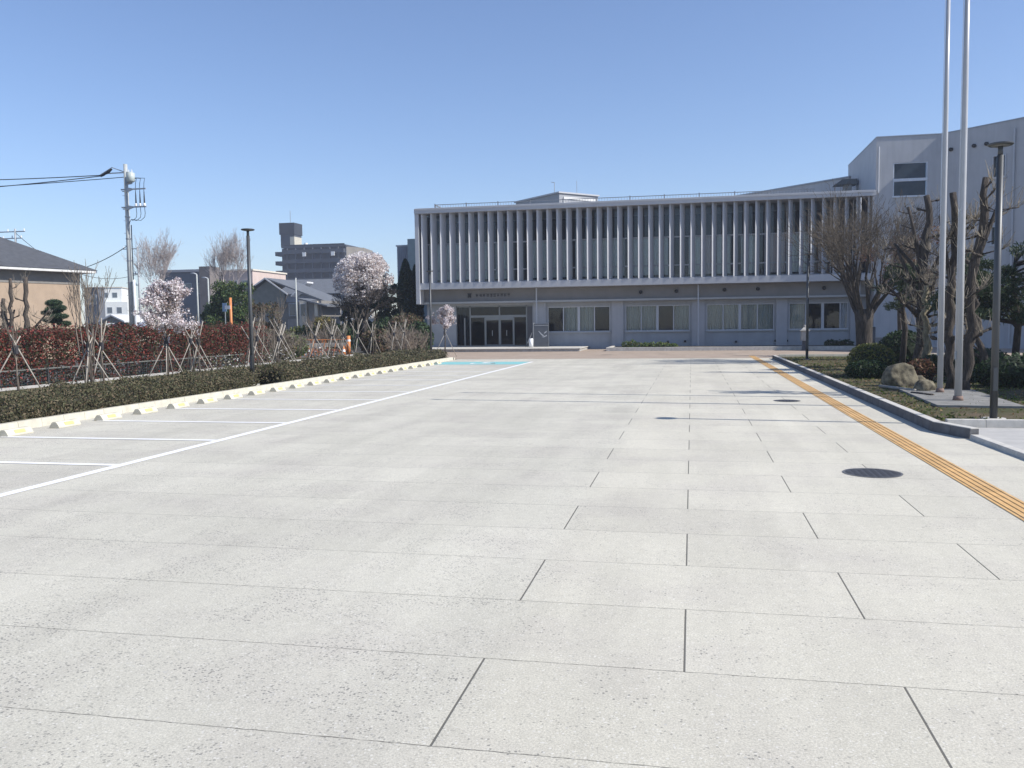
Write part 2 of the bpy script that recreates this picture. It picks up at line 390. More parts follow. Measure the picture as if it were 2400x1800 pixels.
# wheelchair symbol in white, lying in the bay
wc = MB(); cx, cy = -9.7, 39.9; z = .0085
ring = [(cx+math.cos(a)*.62, cy-.15+math.sin(a)*.62) for a in np.linspace(R(150), R(400), 20)]
rin = [(cx+math.cos(a)*.46, cy-.15+math.sin(a)*.46) for a in np.linspace(R(150), R(400), 20)]
for i in range(19): wc.add([(*ring[i], z), (*ring[i+1], z), (*rin[i+1], z), (*rin[i], z)], [(0, 1, 2, 3)])
rect(wc, cx-.12, cx+.06, cy+.02, cy+.62, z); rect(wc, cx+.064, cx+.55, cy+.0, cy+.14, z); rect(wc, cx+.45, cx+.62, cy-.55, cy-.004, z); rect(wc, cx+.064, cx+.4, cy+.3, cy+.42, z)
wc.add([(cx-.03+math.cos(a)*.16, cy+.86+math.sin(a)*.16, z) for a in np.linspace(0, 2*math.pi, 17)[:-1]], [tuple(range(16))])
setting(wc.build('disabled_bay_symbol', paint_w))
# tactile strip: base sheet and raised bars
tc = MB(); rect(tc, 2.96, 3.26, 3, 47.5, .006)
for k in range(4):
    x = 2.998+.0745*k
    tc.hexa([(x-.004, 3, .006), (x+.039, 3, .006), (x+.039, 47.5, .006), (x-.004, 47.5, .006), (x+.002, 3, .0125), (x+.033, 3, .0125), (x+.033, 47.5, .0125), (x+.002, 47.5, .0125)])
tcm = tactm.node_tree
n, l = tcm.nodes, tcm.links; b = n['Principled BSDF']; v = coords(n); s_ = n.new('ShaderNodeSeparateXYZ'); l.new(v, s_.inputs[0])
fr = mth(n, l, 'FRACT', mth(n, l, 'DIVIDE', s_.outputs[1], .3)); ed = mth(n, l, 'MULTIPLY', mth(n, l, 'LESS_THAN', fr, .03), .55)
src = b.inputs['Base Color'].links[0].from_socket; wn = n.new('ShaderNodeTexWhiteNoise'); wn.noise_dimensions = '1D'
l.new(mth(n, l, 'FLOOR', mth(n, l, 'DIVIDE', s_.outputs[1], .3)), wn.inputs['W'])
q = n.new('ShaderNodeVectorMath'); q.operation = 'SCALE'; l.new(src, q.inputs[0]); l.new(mrange(n, l, wn.outputs[0], 0, 1, .88, 1.1), q.inputs['Scale'])
worn = mrange(n, l, noise(n, l, v, 3.5, 5, .7), .5, .72, 0, .4)
c = mixc(n, l, worn, q.outputs[0], (.62, .46, .28)); l.new(mixc(n, l, ed, c, (.22, .12, .04)), b.inputs['Base Color'])
setting(tc.build('tactile_paving', tactm))

for pm in (paint_w, paint_t):
    n, l = pm.node_tree.nodes, pm.node_tree.links; b = n['Principled BSDF']; src = b.inputs['Base Color'].links[0].from_socket
    wr = mrange(n, l, noise(n, l, coords(n), 28, 6, .75), .60, .68, 0, .8); wr2 = mrange(n, l, noise(n, l, coords(n), 1.1, 4), .4, .65, .1, 1)
    l.new(mixc(n, l, mth(n, l, 'MULTIPLY', wr, wr2), src, (.48, .46, .41)), b.inputs['Base Color'])
# manhole covers
def manhole(x, y, r, label):
    t = thing('manhole_cover', label, 'manhole cover', (x, y, 0), 'round manhole covers in the paving')
    k = 40; rim = MB()
    o = [(x+math.cos(a)*r, y+math.sin(a)*r) for a in np.linspace(0, 2*math.pi, k+1)[:-1]]
    i_ = [(x+math.cos(a)*r*.93, y+math.sin(a)*r*.93) for a in np.linspace(0, 2*math.pi, k+1)[:-1]]
    rim.add([(*p, .006) for p in o]+[(*p, .006) for p in i_], [(j, (j+1) % k, k+(j+1) % k, k+j) for j in range(k)])
    rim.build('rim', M('worn_steel_rim', (.2, .2, .2), .5, .1, 20, metal=.5), t)
    lid = MB().add([(x+math.cos(a)*r*.925, y+math.sin(a)*r*.925, .0052) for a in np.linspace(0, 2*math.pi, k+1)[:-1]], [tuple(range(k))])
    for u in np.arange(-r*.8, r*.8, .075):
        for w_ in np.arange(-r*.8, r*.8, .075):
            if u*u+w_*w_ < (r*.82)**2: lid.box(x+u-.022, x+u+.022, y+w_-.022, y+w_+.022, .0053, .0085)
    lid.build('lid', iron, t)
manhole(2.14, 10.97, .34, 'large dark manhole cover nearest the camera beside the tactile strip')
manhole(2.16, 20.7, .3, 'thin dark manhole cover between the tree shadows near the tactile strip')
for (x, y, r, lab) in [(-4.8, 50, .3, 'dusty manhole cover in the pink brick paving before the entrance side'),
                       (-1.6, 50.5, .3, 'dusty manhole cover in the pink brick paving left of the middle'), (2.2, 50.2, .3, 'dusty manhole cover in the pink brick paving near the yellow strip')]:
    t = thing('manhole_cover', lab, 'manhole cover', (x, y, 0), 'round manhole covers in the paving')
    MB().add([(x+math.cos(a)*r, y+math.sin(a)*r, .009) for a in np.linspace(0, 2*math.pi, 31)[:-1]], [tuple(range(30))]).build('lid', M('dusty_iron', (.24, .19, .15), .7, .1, 10), t)
    k = 30
    MB().add([(x+math.cos(a)*r*1.12, y+math.sin(a)*r*1.12, .0095) for a in np.linspace(0, 2*math.pi, 31)[:-1]]+[(x+math.cos(a)*r*1.01, y+math.sin(a)*r*1.01, .0095) for a in np.linspace(0, 2*math.pi, 31)[:-1]],
             [(j, (j+1) % k, k+(j+1) % k, k+j) for j in range(k)]).build('rim', M('worn_steel_rim', (.2, .2, .2)), t)

# kerbs (real steps, with joints between the stones)
def kerb(name, pts, wd, h, mat, label, stone=.6, top=.02, z0=-.02, sl=1, cap=None):
    t = thing(name, label, 'kerb', (*pts[0], 0)); mb = MB()
    for (xa, ya), (xb, yb) in zip(pts[:-1], pts[1:]):
        L = math.hypot(xb-xa, yb-ya); n = max(1, round(L/stone)); dx, dy = (xb-xa)/L, (yb-ya)/L; nx, ny = -dy, dx
        for k in range(n):
            a = L*k/n+.003; b = L*(k+1)/n-.003; hh = h+random.uniform(-.003, .003)
            for_ = [(a, 0), (b, 0), (b, wd), (a, wd)]
            lo = [(xa+dx*s+nx*t_, ya+dy*s+ny*t_, z0) for s, t_ in for_]
            for2 = [(a, top*sl), (b, top*sl), (b, wd), (a, wd)]
            hi = [(xa+dx*s+nx*t_, ya+dy*s+ny*t_, hh) for s, t_ in for2]
            mb.hexa(lo+hi)
    bmfix(mb).build('kerb_stone', mat, t, bevel=.006)
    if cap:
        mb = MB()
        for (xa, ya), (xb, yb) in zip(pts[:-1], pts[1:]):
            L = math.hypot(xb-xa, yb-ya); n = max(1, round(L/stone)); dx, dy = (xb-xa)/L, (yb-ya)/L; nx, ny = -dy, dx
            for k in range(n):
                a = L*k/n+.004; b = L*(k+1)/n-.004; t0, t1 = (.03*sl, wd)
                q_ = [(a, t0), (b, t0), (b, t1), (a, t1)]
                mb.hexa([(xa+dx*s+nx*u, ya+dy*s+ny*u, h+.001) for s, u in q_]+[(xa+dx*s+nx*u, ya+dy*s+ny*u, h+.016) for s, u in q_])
        bmfix(mb).build('lit_worn_top', cap, t, bevel=.004)  # added pale slab: light on the kerb top put into its colour
    return t
kerb('kerb', [(-12.22, -6), (-12.22, 43.6)], .16, .15, kerbw, 'long cream concrete kerb in front of the clipped green hedge', sl=1)
kerb('kerb', [(-12.22, 43.76), (-20, 44.3)][::-1], .16, .12, kerbw, 'short cream kerb closing the hedge bed before the entrance')
conck = M('shaded_dirty_concrete', (.12, .12, .125), .9, .25, 5, bmp=.3, grime=.3)  # stone darkened to carry the shade of the kerb face, plus grime
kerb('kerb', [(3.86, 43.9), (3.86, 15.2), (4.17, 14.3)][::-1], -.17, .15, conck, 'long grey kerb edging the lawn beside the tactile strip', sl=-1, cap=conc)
kerb('kerb', [(4.17, 14.29), (4.28, 11.5), (4.3, 1)], .15, .07, conc, 'low dropped kerb at the driveway mouth on the right edge', sl=1)
kerb('kerb', [(4.25, 15.74), (26, 15.74)], .15, .14, conc, 'kerb running right from the lamp post along the driveway')
kerb('kerb', [(4.2, 43.95), (14, 43.95)], .15, .2, kerbw, 'pale kerb at the far end of the lawn by the brick paving')
sheet('driveway', 4.46, 26, -8, 15.7, .012, M('driveway_concrete', (.42, .41, .385), .85, .1, 3, bmp=.3, grime=.2))
kerb('kerb', [(-20.1, -6), (-20.1, 62)], .18, .12, conc2, 'pale low kerb under the red leaved hedge along the street')

# wheel stops
def wheel_stop(y):
    t = thing('wheel_stop', '', 'wheel stop', (-11.72, y, 0), 'concrete wheel stops along the left kerb')
    x = -11.72; mb = MB(); h, a, b = .12, .105, .058
    prof = [(-a, 0), (-a, .03), (-b, h-.02), (-b+.025, h), (b-.025, h), (b, h-.02), (a, .03), (a, 0)]
    n = len(prof); vs = [(x+p, y, z) for p, z in prof]+[(x+p, y+.6, z) for p, z in prof]
    mb.add(vs, [tuple(range(n)), tuple(range(n, 2*n))[::-1]]+[(i, n+i, n+(i+1) % n, (i+1) % n) for i in range(n)])
    bmfix(mb).build('block', kerbw, t, bevel=.008)
    r = MB(); r.hexa([(x+.066, y+.2, .092), (x+.066, y+.4, .092), (x+.058, y+.4, .092), (x+.058, y+.2, .092),
                      (x+.066, y+.2, .1), (x+.066, y+.4, .1), (x+.056, y+.4, .1), (x+.056, y+.2, .1)])
    r = MB(); p0, p1 = (.098, .045), (.066, .098)
    r.hexa([(x+p0[0]-.01, y+.18, p0[1]), (x+p0[0]+.004, y+.18, p0[1]), (x+p0[0]+.004, y+.42, p0[1]), (x+p0[0]-.01, y+.42, p0[1]),
            (x+p1[0]-.01, y+.18, p1[1]), (x+p1[0]+.006, y+.18, p1[1]), (x+p1[0]+.006, y+.42, p1[1]), (x+p1[0]-.01, y+.42, p1[1])])
    bmfix(r).build('reflector', yel, t)
    return t
ws = wheel_stop(12.78)
ws['label'] = 'concrete wheel stop with yellow reflector nearest the camera'
for k in range(1, 22):
    c = ws.copy(); COL.objects.link(c); c.location = (-11.72, 12.78+1.238*k, 0)
    c['label'] = ('concrete wheel stop with yellow reflector, %s from the camera' % NTH[k]) if k < 21 else 'concrete wheel stop beside the turquoise disabled bay, last of the row'
    for ch in ws.children:
        d = ch.copy(); COL.objects.link(d); d.parent = c

# ---------------------------------------------------------------- main building
YF, YW = 60.0, 61.3
bd = thing('school_building', 'long two storey building with white vertical fins over the upper windows', 'building', (-4, 60, 0))
fr = MB()                                     # outer frame of the fin screen
fr.box(-19.5, 11.6, 59.80, 61.6, 9.80, 10.15)         # top
fr.box(-19.5, 11.6, 59.98, 61.6, 4.40, 4.85)          # bottom
fr.box(-19.5, -19.2, 59.90, 61.6, 3.35, 9.797)        # left
fr.box(11.42, 11.6, 59.90, 61.6, 4.853, 9.797)
fr.box(-19.4, 11.5, 59.77, 59.797, 10.02, 10.17)
fr.build('frame', finw, bd, bevel=.012)
fn = MB()
for k in range(44):
    x = -19.045+.7019*k
    if x > 11.3: break
    q = MB(); q.prism([(x, 59.955), (x+.015, 59.935), (x+.105, 60.005), (x+.33, 60.44), (x+.28, 60.47)], 4.853, 9.797)
    bmfix(q).build('fin', finw, bd)
bw = MB()
bw.box(-19.19, 11.55, 61.75, 78, 3.42, 4.38); bw.build('upper_floor_slab', fascia, bd)
MB().box(-19.19, 11.55, 61.61, 77, 9.86, 10.12).build('roof', conc2, bd)
# upper glazing line
mul = MB(); yg = 61.25
for zz in (4.93, 5.78, 7.72): mul.box(-19.15, 11.4, yg-.05, yg+.05, zz-.045, zz+.045)
x = -19.0
while x < 11.3: mul.box(x-.03, x+.03, yg-.045, yg+.045, 4.98, 9.79); x += 1.4038
gz = mul.build('glazing_frame', framem, bd)
MB().add([(-19.15, yg, 4.9), (11.4, yg, 4.9), (11.4, yg, 9.79), (-19.15, yg, 9.79)], [(0, 1, 2, 3)]).build('pane', glass, gz)
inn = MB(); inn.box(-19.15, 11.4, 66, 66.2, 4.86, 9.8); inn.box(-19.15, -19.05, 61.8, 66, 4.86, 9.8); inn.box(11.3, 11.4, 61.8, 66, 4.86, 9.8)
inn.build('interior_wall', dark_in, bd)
def curtain(x0, x1, z0, z1, y, mat, parent, name='curtain', amp=.035, per=.16):
    mb = MB(); n = max(4, int((x1-x0)/per*6)); vs = []
    for i in range(n+1):
        xx = x0+(x1-x0)*i/n; o = amp*math.sin(xx/per*2*math.pi)+amp*.6*math.sin(xx*3.1/per+1)
        vs += [(xx, y+o, z0), (xx+.01*math.sin(xx*9), y+o*.7, z1)]
    mb.add(vs, [(2*i, 2*i+2, 2*i+3, 2*i+1) for i in range(n)])
    return mb.build(name, mat, parent, True)
segsC = [(-18.9, -14.2, curtm), (-13.9, -12.6, curtm), (-11.6, -8.3, curtm), (-8.1, -4.6, curtm), (-4.3, -1.6, curtm), (-.2, .6, curtm), (.75, 1.6, curtd), (1.7, 2.6, curtm), (3.3, 4.5, curtm), (5.2, 6.2, curtd), (6.3, 7.7, curtm), (8.3, 8.9, curtd)]
for a, b_, m_ in segsC: curtain(a, b_, 5.12, 7.70, 61.36, m_, bd)
# things standing behind the glass: low shelves
sh = MB(); x = -18.6
while x < 11: 
    wd_ = random.uniform(.5, 1.3); sh.box(x, x+wd_, 61.7, 62.1, 4.86, random.uniform(5.05, 5.5)); x += wd_+random.uniform(.1, .9)
sh.build('shelf', M('dark_shelves', (.10, .10, .11), .8, .3, 3), bd)
# recessed fascia under the fins, with ledge
MB().box(-19.15, 11.5, YW-.35, YW+.4, 3.50, 4.397).build('fascia', fascia, bd)
MB().box(-19.15, 11.5, YW-.62, YW+.4, 3.36, 3.497).build('ledge', ledgem, bd)
# ground floor wall built round its openings
def X(px, Y=YW, py=690): return at(px, py, Y).x
W = [dict(x0=X(1183), x1=X(1318), m=[X(1250)], t=[X(1217), X(1284)], k='dccd'), dict(x0=X(1351), x1=X(1490), m=[X(1420)], t=[X(1385), X(1455)], k='ccdc'),
     dict(x0=X(1526), x1=X(1672), m=[X(1598)], t=[X(1562), X(1636)], k='cccc'), dict(x0=X(1704), x1=X(1832), m=[X(1777)], t=[X(1740), X(1815)], k='cddw')]
EX0, EX1 = X(985), X(1150)
wl = MB(); op = [(EX0, EX1, .18, 3.2)]+[(q['x0'], q['x1'], 1.22, 3.04) for q in W]
xa = -19.12
for (a, b_, z0, z1) in op:
    wl.box(xa, a, YW, YW+.3, 0, 3.357)
    wl.box(a, b_, YW, YW+.3, z1, 3.357)
    wl.box(a, b_, YW+.002, YW+.3, 0, z0) if z0 > .2 else None
    xa = b_
wl.box(xa, 11.5, YW, YW+.3, 0, 3.357)
wl.build('wall', gwall, bd)
# pilasters between the window bays
for a, b_ in ((1153, 1180), (1322, 1347), (1494, 1522), (1676, 1700), (1836, 1850)):
    MB().box(X(a), X(b_), YW-.16, YW-.003, 0, 3.355).build('pilaster', M('pale_grey_render', (.37, .38, .40), .75, .06, 1.4, grime=.2), bd)
MB().box(-19.12, -19.0, YW+.3, 77, 0, 3.4).build('side_wall', gwall, bd)
def window(q):
    x0, x1, z0, z1 = q['x0'], q['x1'], 1.22, 3.04; y = YW+.1; f = MB()
    f.box(x0, x1, y-.05, y+.05, z0, z0+.07); f.box(x0, x1, y-.05, y+.05, z1-.07, z1)
    f.box(x0, x0+.06, y-.048, y+.048, z0+.07, z1-.07); f.box(x1-.06, x1, y-.048, y+.048, z0+.07, z1-.07)
    for m_ in q['m']: f.box(m_-.09, m_+.09, y-.06, y+.06, z0+.07, z1-.07)
    for m_ in q['t']: f.box(m_-.035, m_+.035, y-.045, y+.045, z0+.07, z1-.07)
    o = f.build('window', framem, bd)
    MB().box(x0-.05, x1+.05, YW-.1, YW+.05, z0-.075, z0-.003).build('sill', ledgem, o)
    MB().add([(x0, y, z0), (x1, y, z0), (x1, y, z1), (x0, y, z1)], [(0, 1, 2, 3)]).build('glass_pane', glass, o)
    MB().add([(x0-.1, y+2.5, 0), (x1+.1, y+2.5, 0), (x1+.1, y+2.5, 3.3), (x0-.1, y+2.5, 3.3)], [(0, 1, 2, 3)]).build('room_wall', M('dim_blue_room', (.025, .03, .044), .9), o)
    ed = [x0, q['t'][0], q['m'][0], q['t'][1], x1]
    for i, k in enumerate(q['k']):
        if k == 'c': curtain(ed[i]+.03, ed[i+1]-.03, z0+.03, z1-.02, y+.22, M('grey_green_curtain', (.40, .43, .40), .9, .1, 8), o)
        if k == 'w': curtain(ed[i]+.03, ed[i+1]-.03, z0+.03, z1-.02, y+.22, M('white_screen', (.6, .62, .66)), o, 'screen')
for q in W: window(q)
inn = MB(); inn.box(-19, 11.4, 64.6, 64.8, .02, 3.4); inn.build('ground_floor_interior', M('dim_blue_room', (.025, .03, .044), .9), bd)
# entrance glazing
en = MB(); y = YW+.15; e = lambda px: X(px)
xs = [EX0, X(1003), X(1015), X(1047), X(1078.5), X(1109), X(1137)]
for k, xx in enumerate(xs):
    z1 = 3.2 if k in (0, 2, 4, 6) else 2.32
    wd_ = .045 if k not in (4,) else .05
    en.box(xx-wd_, xx+wd_, y-.06, y+.06, .2, z1)
en.box(xs[2]+.046, xs[6]-.046, y-.08, y+.08, 2.34, 2.5); en.box(xs[3]+.046, xs[5]-.046, y-.07, y+.07, 2.2, 2.337)
en.box(EX0, EX1, y-.07, y+.07, .185, .3); en.box(EX0, EX1, y-.06, y+.06, 3.1, 3.2)
eo = en.build('entrance_frame', M('grey_door_frame', (.22, .235, .235), .45, .04, 2), bd)
MB().add([(EX0, y, .2), (xs[6], y, .2), (xs[6], y, 3.2), (EX0, y, 3.2)], [(0, 1, 2, 3)]).build('glass_pane', glassd, eo)
MB().box(xs[6]+.05, EX1, y-.05, y+.2, .3, 3.1).build('side_panel', M('dark_grey_panel', (.09, .09, .095), .5, .05, 2), eo)
curtain(EX0+.1, xs[2]-.1, .4, 3.1, y+.5, M('greenish_inner_curtain', (.2, .24, .24)), eo)
for a, b_ in ((xs[3], xs[4]), (xs[4], xs[5])):
    dr = MB(); dr.box(a+.05, b_-.05, y-.02, y+.02, .3, .36); dr.box(a+.05, b_-.05, y-.02, y+.02, 2.13, 2.2); dr.box(a+.05, a+.09, y-.019, y+.019, .36, 2.13); dr.box(b_-.09, b_-.05, y-.019, y+.019, .36, 2.13)
    d_ = dr.build('door', M('grey_door_frame', (.22, .235, .235)), bd)
    MB().box((a+b_)/2-.02, (a+b_)/2+.02, y-.09, y-.05, 1.0, 1.4).build('door_handle', steel, d_)
# letters over the entrance: blurred, unreadable strokes
lt = MB(); x = X(1010, 60.9); yy = YW-.39; zc = at(1050, 638, 60.9).z
def glyph(x, s, z, seed):
    rn = random.Random(seed); w_ = s*.09
    for _ in range(2): zz = z-s/2+s*rn.uniform(.1, .9); lt.box(x+.02, x+s-.03, yy, yy+.035, zz-w_/2, zz+w_/2)
    lt.box(x, x+s, yy+.004, yy+.03, z+s*.42, z+s*.42+w_)
    for _ in range(2): xx = x+s*rn.uniform(.15, .85); lt.box(xx-w_/2, xx+w_/2, yy-.003, yy+.028, z-s/2, z+s*.5)
glyph(x+.0, .34, zc, 1); lt.box(x+.05, x+.29, yy-.006, yy+.03, zc-.12, zc+.12)
x += .62
for k in range(10): glyph(x+k*.262, .215, zc, 10+k)
lt.build('lettering', M('dark_bronze_letters', (.035, .033, .035), .5, .1, 3), bd)
# wall vents, round
vm = M('black_vent_cap', (.02, .022, .025), .5, .1, 3)
def vent(P, nrm, r, par):
    a = Vector(P); n_ = Vector(nrm); MB().tube([a, a+n_*.14], [r, r*.92], 14).build('vent_cap', vm, par, True)
for px, py in ((1384, 631), (1461, 629), (1565, 626), (1637, 624), (1780, 622)):
    p = at(px, py, YW-.35); vent((p.x, YW-.352, p.z), (0, -1, 0), .13, bd)
for px, py in ((1443, 738), (1504, 738), (1590, 738), (1675, 736), (1700, 736), (1480, 737)):
    p = at(px, py, YW-.02); vent((p.x, YW-.003, p.z), (0, -1, 0), .08, bd)
# downpipes
for px, zt, zb in ((1163, 4.38, 1.7), (1508, 4.38, .2), (1846, 9.7, .2)):
    x = X(px); yp = YW-.72 if zt < 5 else 59.78
    d_ = MB().tube([(x, yp, zb), (x, yp, zt)], .05, 8)
    for zz in (1.0, 2.4, 3.4): 
        if zz > zb: d_.box(x-.065, x+.065, yp-.06, yp+.1, zz, zz+.04)
    d_.build('downpipe', framem, bd, False)
# roof rail along the front edge
rl = MB(); yr = 62.4; rz = 10.72
rl.box(-18.7, 8.2, yr-.022, yr+.022, rz, rz+.045)
rl.box(-18.7, 8.2, yr-.015, yr+.015, 10.30, 10.33)
x = -18.7; k = 0
while x < 8.2:
    if k % 12 == 0: rl.box(x-.035, x+.035, yr-.03, yr+.03, 10.12, rz+.1)
    else: rl.box(x-.008, x+.008, yr-.008, yr+.008, 10.12, rz)
    x += .2; k += 1
rl.box(-18.74, -18.66, yr, 66, rz, rz+.05)
for yy_ in np.arange(62.6, 66, .25): rl.box(-18.71, -18.69, yy_-.01, yy_+.01, 10.12, rz)
rl.build('roof_railing', M('rail_grey', (.22, .23, .25), .5, .05, 3), bd)
# entrance platform and planter kerbs
pf = thing('entrance_platform', 'low concrete step platform in front of the glass entrance', 'step', (-12, 57, 0))
MB().box(-19.3, -7.18, 56.2, 61.29, 0.0, .17).build('base', conc2, pf, bevel=.01)
MB().box(-19.35, -7.12, 56.14, 61.28, .172, .22).build('top_slab', conc, pf, bevel=.01)
pk = thing('planter', 'low concrete planter edging under the ground floor windows', 'planter', (3, 57, 0))
pb = MB(); pb.box(-5.45, 11.8, 56.2, 56.4, 0, .24); pb.box(-5.45, -5.25, 56.41, 61.0, 0, .238); pb.build('edging', conc, pk, bevel=.01)
MB().box(-5.24, 11.8, 56.41, 61.0, .0, .17).build('soil_bed', soil, pk)
def shrub(name, label, c, r, n, size, mat, cat='shrub', group=None, stem=True, core=None, flat=0):
    t = thing(name, label, cat, (c[0], c[1], 0), group)
    P = blobpts(rng, c, r, n, .6)
    nz = np.sin(P[:, 0]*5.1+c[0])+np.cos(P[:, 1]*4.3+c[1])+np.sin(P[:, 2]*6)+rng.normal(0, .8, n)
    P = P[nz > -1.3]; P = P[P[:, 2] > .02]
    leaves(P, size, rng, mat, 'foliage', t)
    s_ = []; tp = []
    for k in range(5 if stem else 0):
        grow(rng, (c[0]+rng.normal()*r[0]*.15, c[1], 0), (rng.normal()*.4, rng.normal()*.4, 1), c[2]*.9, .02, 1, s_, tp)
    if s_: twigmesh(s_, bark, 'branches', t, .006)
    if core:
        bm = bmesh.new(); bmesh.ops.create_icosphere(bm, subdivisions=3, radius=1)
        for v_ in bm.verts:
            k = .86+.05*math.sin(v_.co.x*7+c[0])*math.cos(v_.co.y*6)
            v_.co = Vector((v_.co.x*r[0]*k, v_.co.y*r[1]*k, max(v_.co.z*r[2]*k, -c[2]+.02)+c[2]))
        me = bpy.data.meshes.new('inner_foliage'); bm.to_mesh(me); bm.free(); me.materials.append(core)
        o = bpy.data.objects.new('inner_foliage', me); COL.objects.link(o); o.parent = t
    return t
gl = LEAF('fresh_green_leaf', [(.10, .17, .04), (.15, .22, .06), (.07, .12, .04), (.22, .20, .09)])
xs_ = [X(p, 57.5) for p in (1352, 1366, 1380, 1395, 1410, 1425, 1440, 1455)]
for k, x in enumerate(xs_):
    h = (.42, .5, .36, .33, .36, .36, .3, .26)[k]
    shrub('low_shrub', 'young green shrub in the planter under the second window, %s from the left' % NTH[k], (x, 57.4, .17+h*.5), (.3, .3, h*.62), 420, .055, gl, 'shrub', 'young shrubs in the planter')
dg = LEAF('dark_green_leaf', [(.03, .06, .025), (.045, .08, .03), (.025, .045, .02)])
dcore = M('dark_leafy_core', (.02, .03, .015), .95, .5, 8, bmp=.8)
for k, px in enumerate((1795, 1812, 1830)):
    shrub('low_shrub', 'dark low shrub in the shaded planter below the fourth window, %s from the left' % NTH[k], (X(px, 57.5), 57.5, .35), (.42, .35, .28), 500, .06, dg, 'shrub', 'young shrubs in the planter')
# black sign pillar with pale bird-like emblem, by the entrance
sp = thing('sign_pillar', 'dark grey notice pillar with pale emblem beside the entrance', 'sign', (X(1168, 60), 60, 0))
xc = X(1169, 60); MB().box(xc-.52, xc+.52, 59.95, 60.15, .221, 1.85).build('panel', M('slate_grey_panel', (.10, .11, .125), .5, .08, 3), sp, bevel=.01)
MB().box(xc-.56, xc-.53, 59.92, 60.16, .221, 1.9).build('left_edge', ledgem, sp)
MB().box(xc-.50, xc+.50, 59.935, 59.948, 1.70, 1.74).build('top_trim', ledgem, sp)
em = MB(); yy = 59.944
for pts in ([(-.22, 1.35), (-.02, 1.08), (.1, .98), (.22, 1.0), (.05, 1.12), (-.1, 1.28)], [(.18, 1.12), (.38, 1.24), (.42, 1.34), (.26, 1.26)], [(.02, .9), (.2, .96), (.42, 1.06), (.4, .98), (.18, .88)]):
    em.add([(xc+a, yy, z) for a, z in pts], [tuple(range(len(pts)))])
em.build('emblem', M('pale_emblem', (.5, .51, .52)), sp)
# umbrella stand, white canister with dark handles
us = thing('waste_bin', 'white cylindrical bin standing beside the dark entrance pillar', 'bin', (X(1146, 58.6), 58.6, .22))
xb = X(1146.5, 58.6); MB().tube([(xb, 58.6, .23), (xb, 58.6, .80)], [.15, .15], 20).build('body', M('glossy_white_plastic', (.8, .81, .82), .35, .02, 2), us, True)
MB().tube([(xb, 58.6, .805), (xb, 58.6, .84)], [.155, .12], 20).build('lid', M('glossy_white_plastic', (.8, .81, .82)), us, True)
uh = thing('umbrella_stand', 'thin dark umbrella stand behind the white bin at the entrance', 'umbrella stand', (xb-.3, 58.9, .22))
q = MB()
for k in range(3): q.tube([(xb-.42+.12*k, 58.9, .23), (xb-.42+.12*k, 58.9, .8)], .015, 6)
q.box(xb-.46, xb-.14, 58.86, 58.94, .78, .81); q.build('rack', black, uh)
MB().tube([(xb-.3, 58.88, .5), (xb+.05, 58.8, 1.25)], [.035, .012], 8).build('umbrella', M('grey_umbrella_cloth', (.3, .31, .32)), uh)
# roof plant room set at 45 degrees
U = (.7071, -.7071); V_ = (.7071, .7071)
rb = thing('rooftop_plant_room', 'white louvred plant room on the roof above the middle fins', 'plant room', (-12.06, 80.34, 10))
q = MB(); q.obox((-12.06, 80.34), U, V_, -7.3, 0, 0, 4.6, 9.6, 13.9); bmfix(q).build('wall', M('shaded_corrugated_metal', (.30, .31, .33), .5, .06, 3), rb)  # grey chosen to hold the shade of the left face
q = MB(); q.obox((-12.06, 80.34), U, V_, -7.45, .12, -.12, 4.7, 13.91, 14.05); bmfix(q).build('roof', finw, rb)
q = MB()
for k in range(7): q.obox((-12.06, 80.34), U, V_, .003, .06, .5, 4.3, 10.4+k*.5, 10.62+k*.5)
bmfix(q).build('louvre', M('sunlit_louvre_metal', (.66, .66, .64)), rb)  # painted brighter than the wall, standing for sun on the right face
q = MB(); q.tube([(-12.6, 81, 14.05), (-12.6, 81, 15.0)], .03, 6); q.tube([(-12.6, 81, 15.0), (-12.9, 81, 15.05)], .03, 6); q.tube([(-10.6, 81.8, 14.05), (-10.6, 81.8, 15.2)], .025, 6)
q.build('antenna', steel, rb)

# ---------------------------------------------------------------- right wing
wg = thing('stair_block', 'tall white stair block with large dark window rising behind the fins', 'building', (13.5, 62, 0))
ZT = 13.5
w0, w1 = at(1930, 352, 60), at(2003, 421, 60); wx0, wx1, wz0, wz1 = w0.x, w1.x, w1.z, w0.z
fb = MB()
fb.box(11.62, wx0, 60, 60.3, 0, ZT); fb.box(wx1, 15.5, 60, 60.3, 0, ZT); fb.box(wx0, wx1, 60.001, 60.3, 0, wz0); fb.box(wx0, wx1, 60.001, 60.3, wz1, ZT)
fb.box(11.62, 11.92, 60.3, 70.3, 0, ZT-.003); fb.box(11.93, 15.5, 69.9, 70.3, 0, ZT); fb.build('wall', white, wg)
MB().box(11.6, 15.5, 59.97, 70.3, ZT+.003, ZT+.06).build('roof', M('zinc_coping', (.33, .37, .42), .5, .05, 2), wg)
wf = MB(); zm = at(1966, 388, 60).z
wf.box(wx0-.05, wx1+.05, 59.9, 60.15, wz0-.1, wz0); wf.box(wx0+.002, wx1-.002, 60.0, 60.14, zm-.09, zm+.09)
for xx in (wx0, wx1-.06): wf.box(xx, xx+.06, 60.03, 60.12, wz0, wz1)
wf.box(wx0+.06, wx1-.06, 60.03, 60.13, wz1-.06, wz1)
wfo = wf.build('window', M('bright_sill_metal', (.6, .65, .72), .4), wg)
MB().add([(wx0, 60.1, wz0), (wx1, 60.1, wz0), (wx1, 60.1, wz1), (wx0, 60.1, wz1)], [(0, 1, 2, 3)]).build('glass_pane', glassd, wfo)
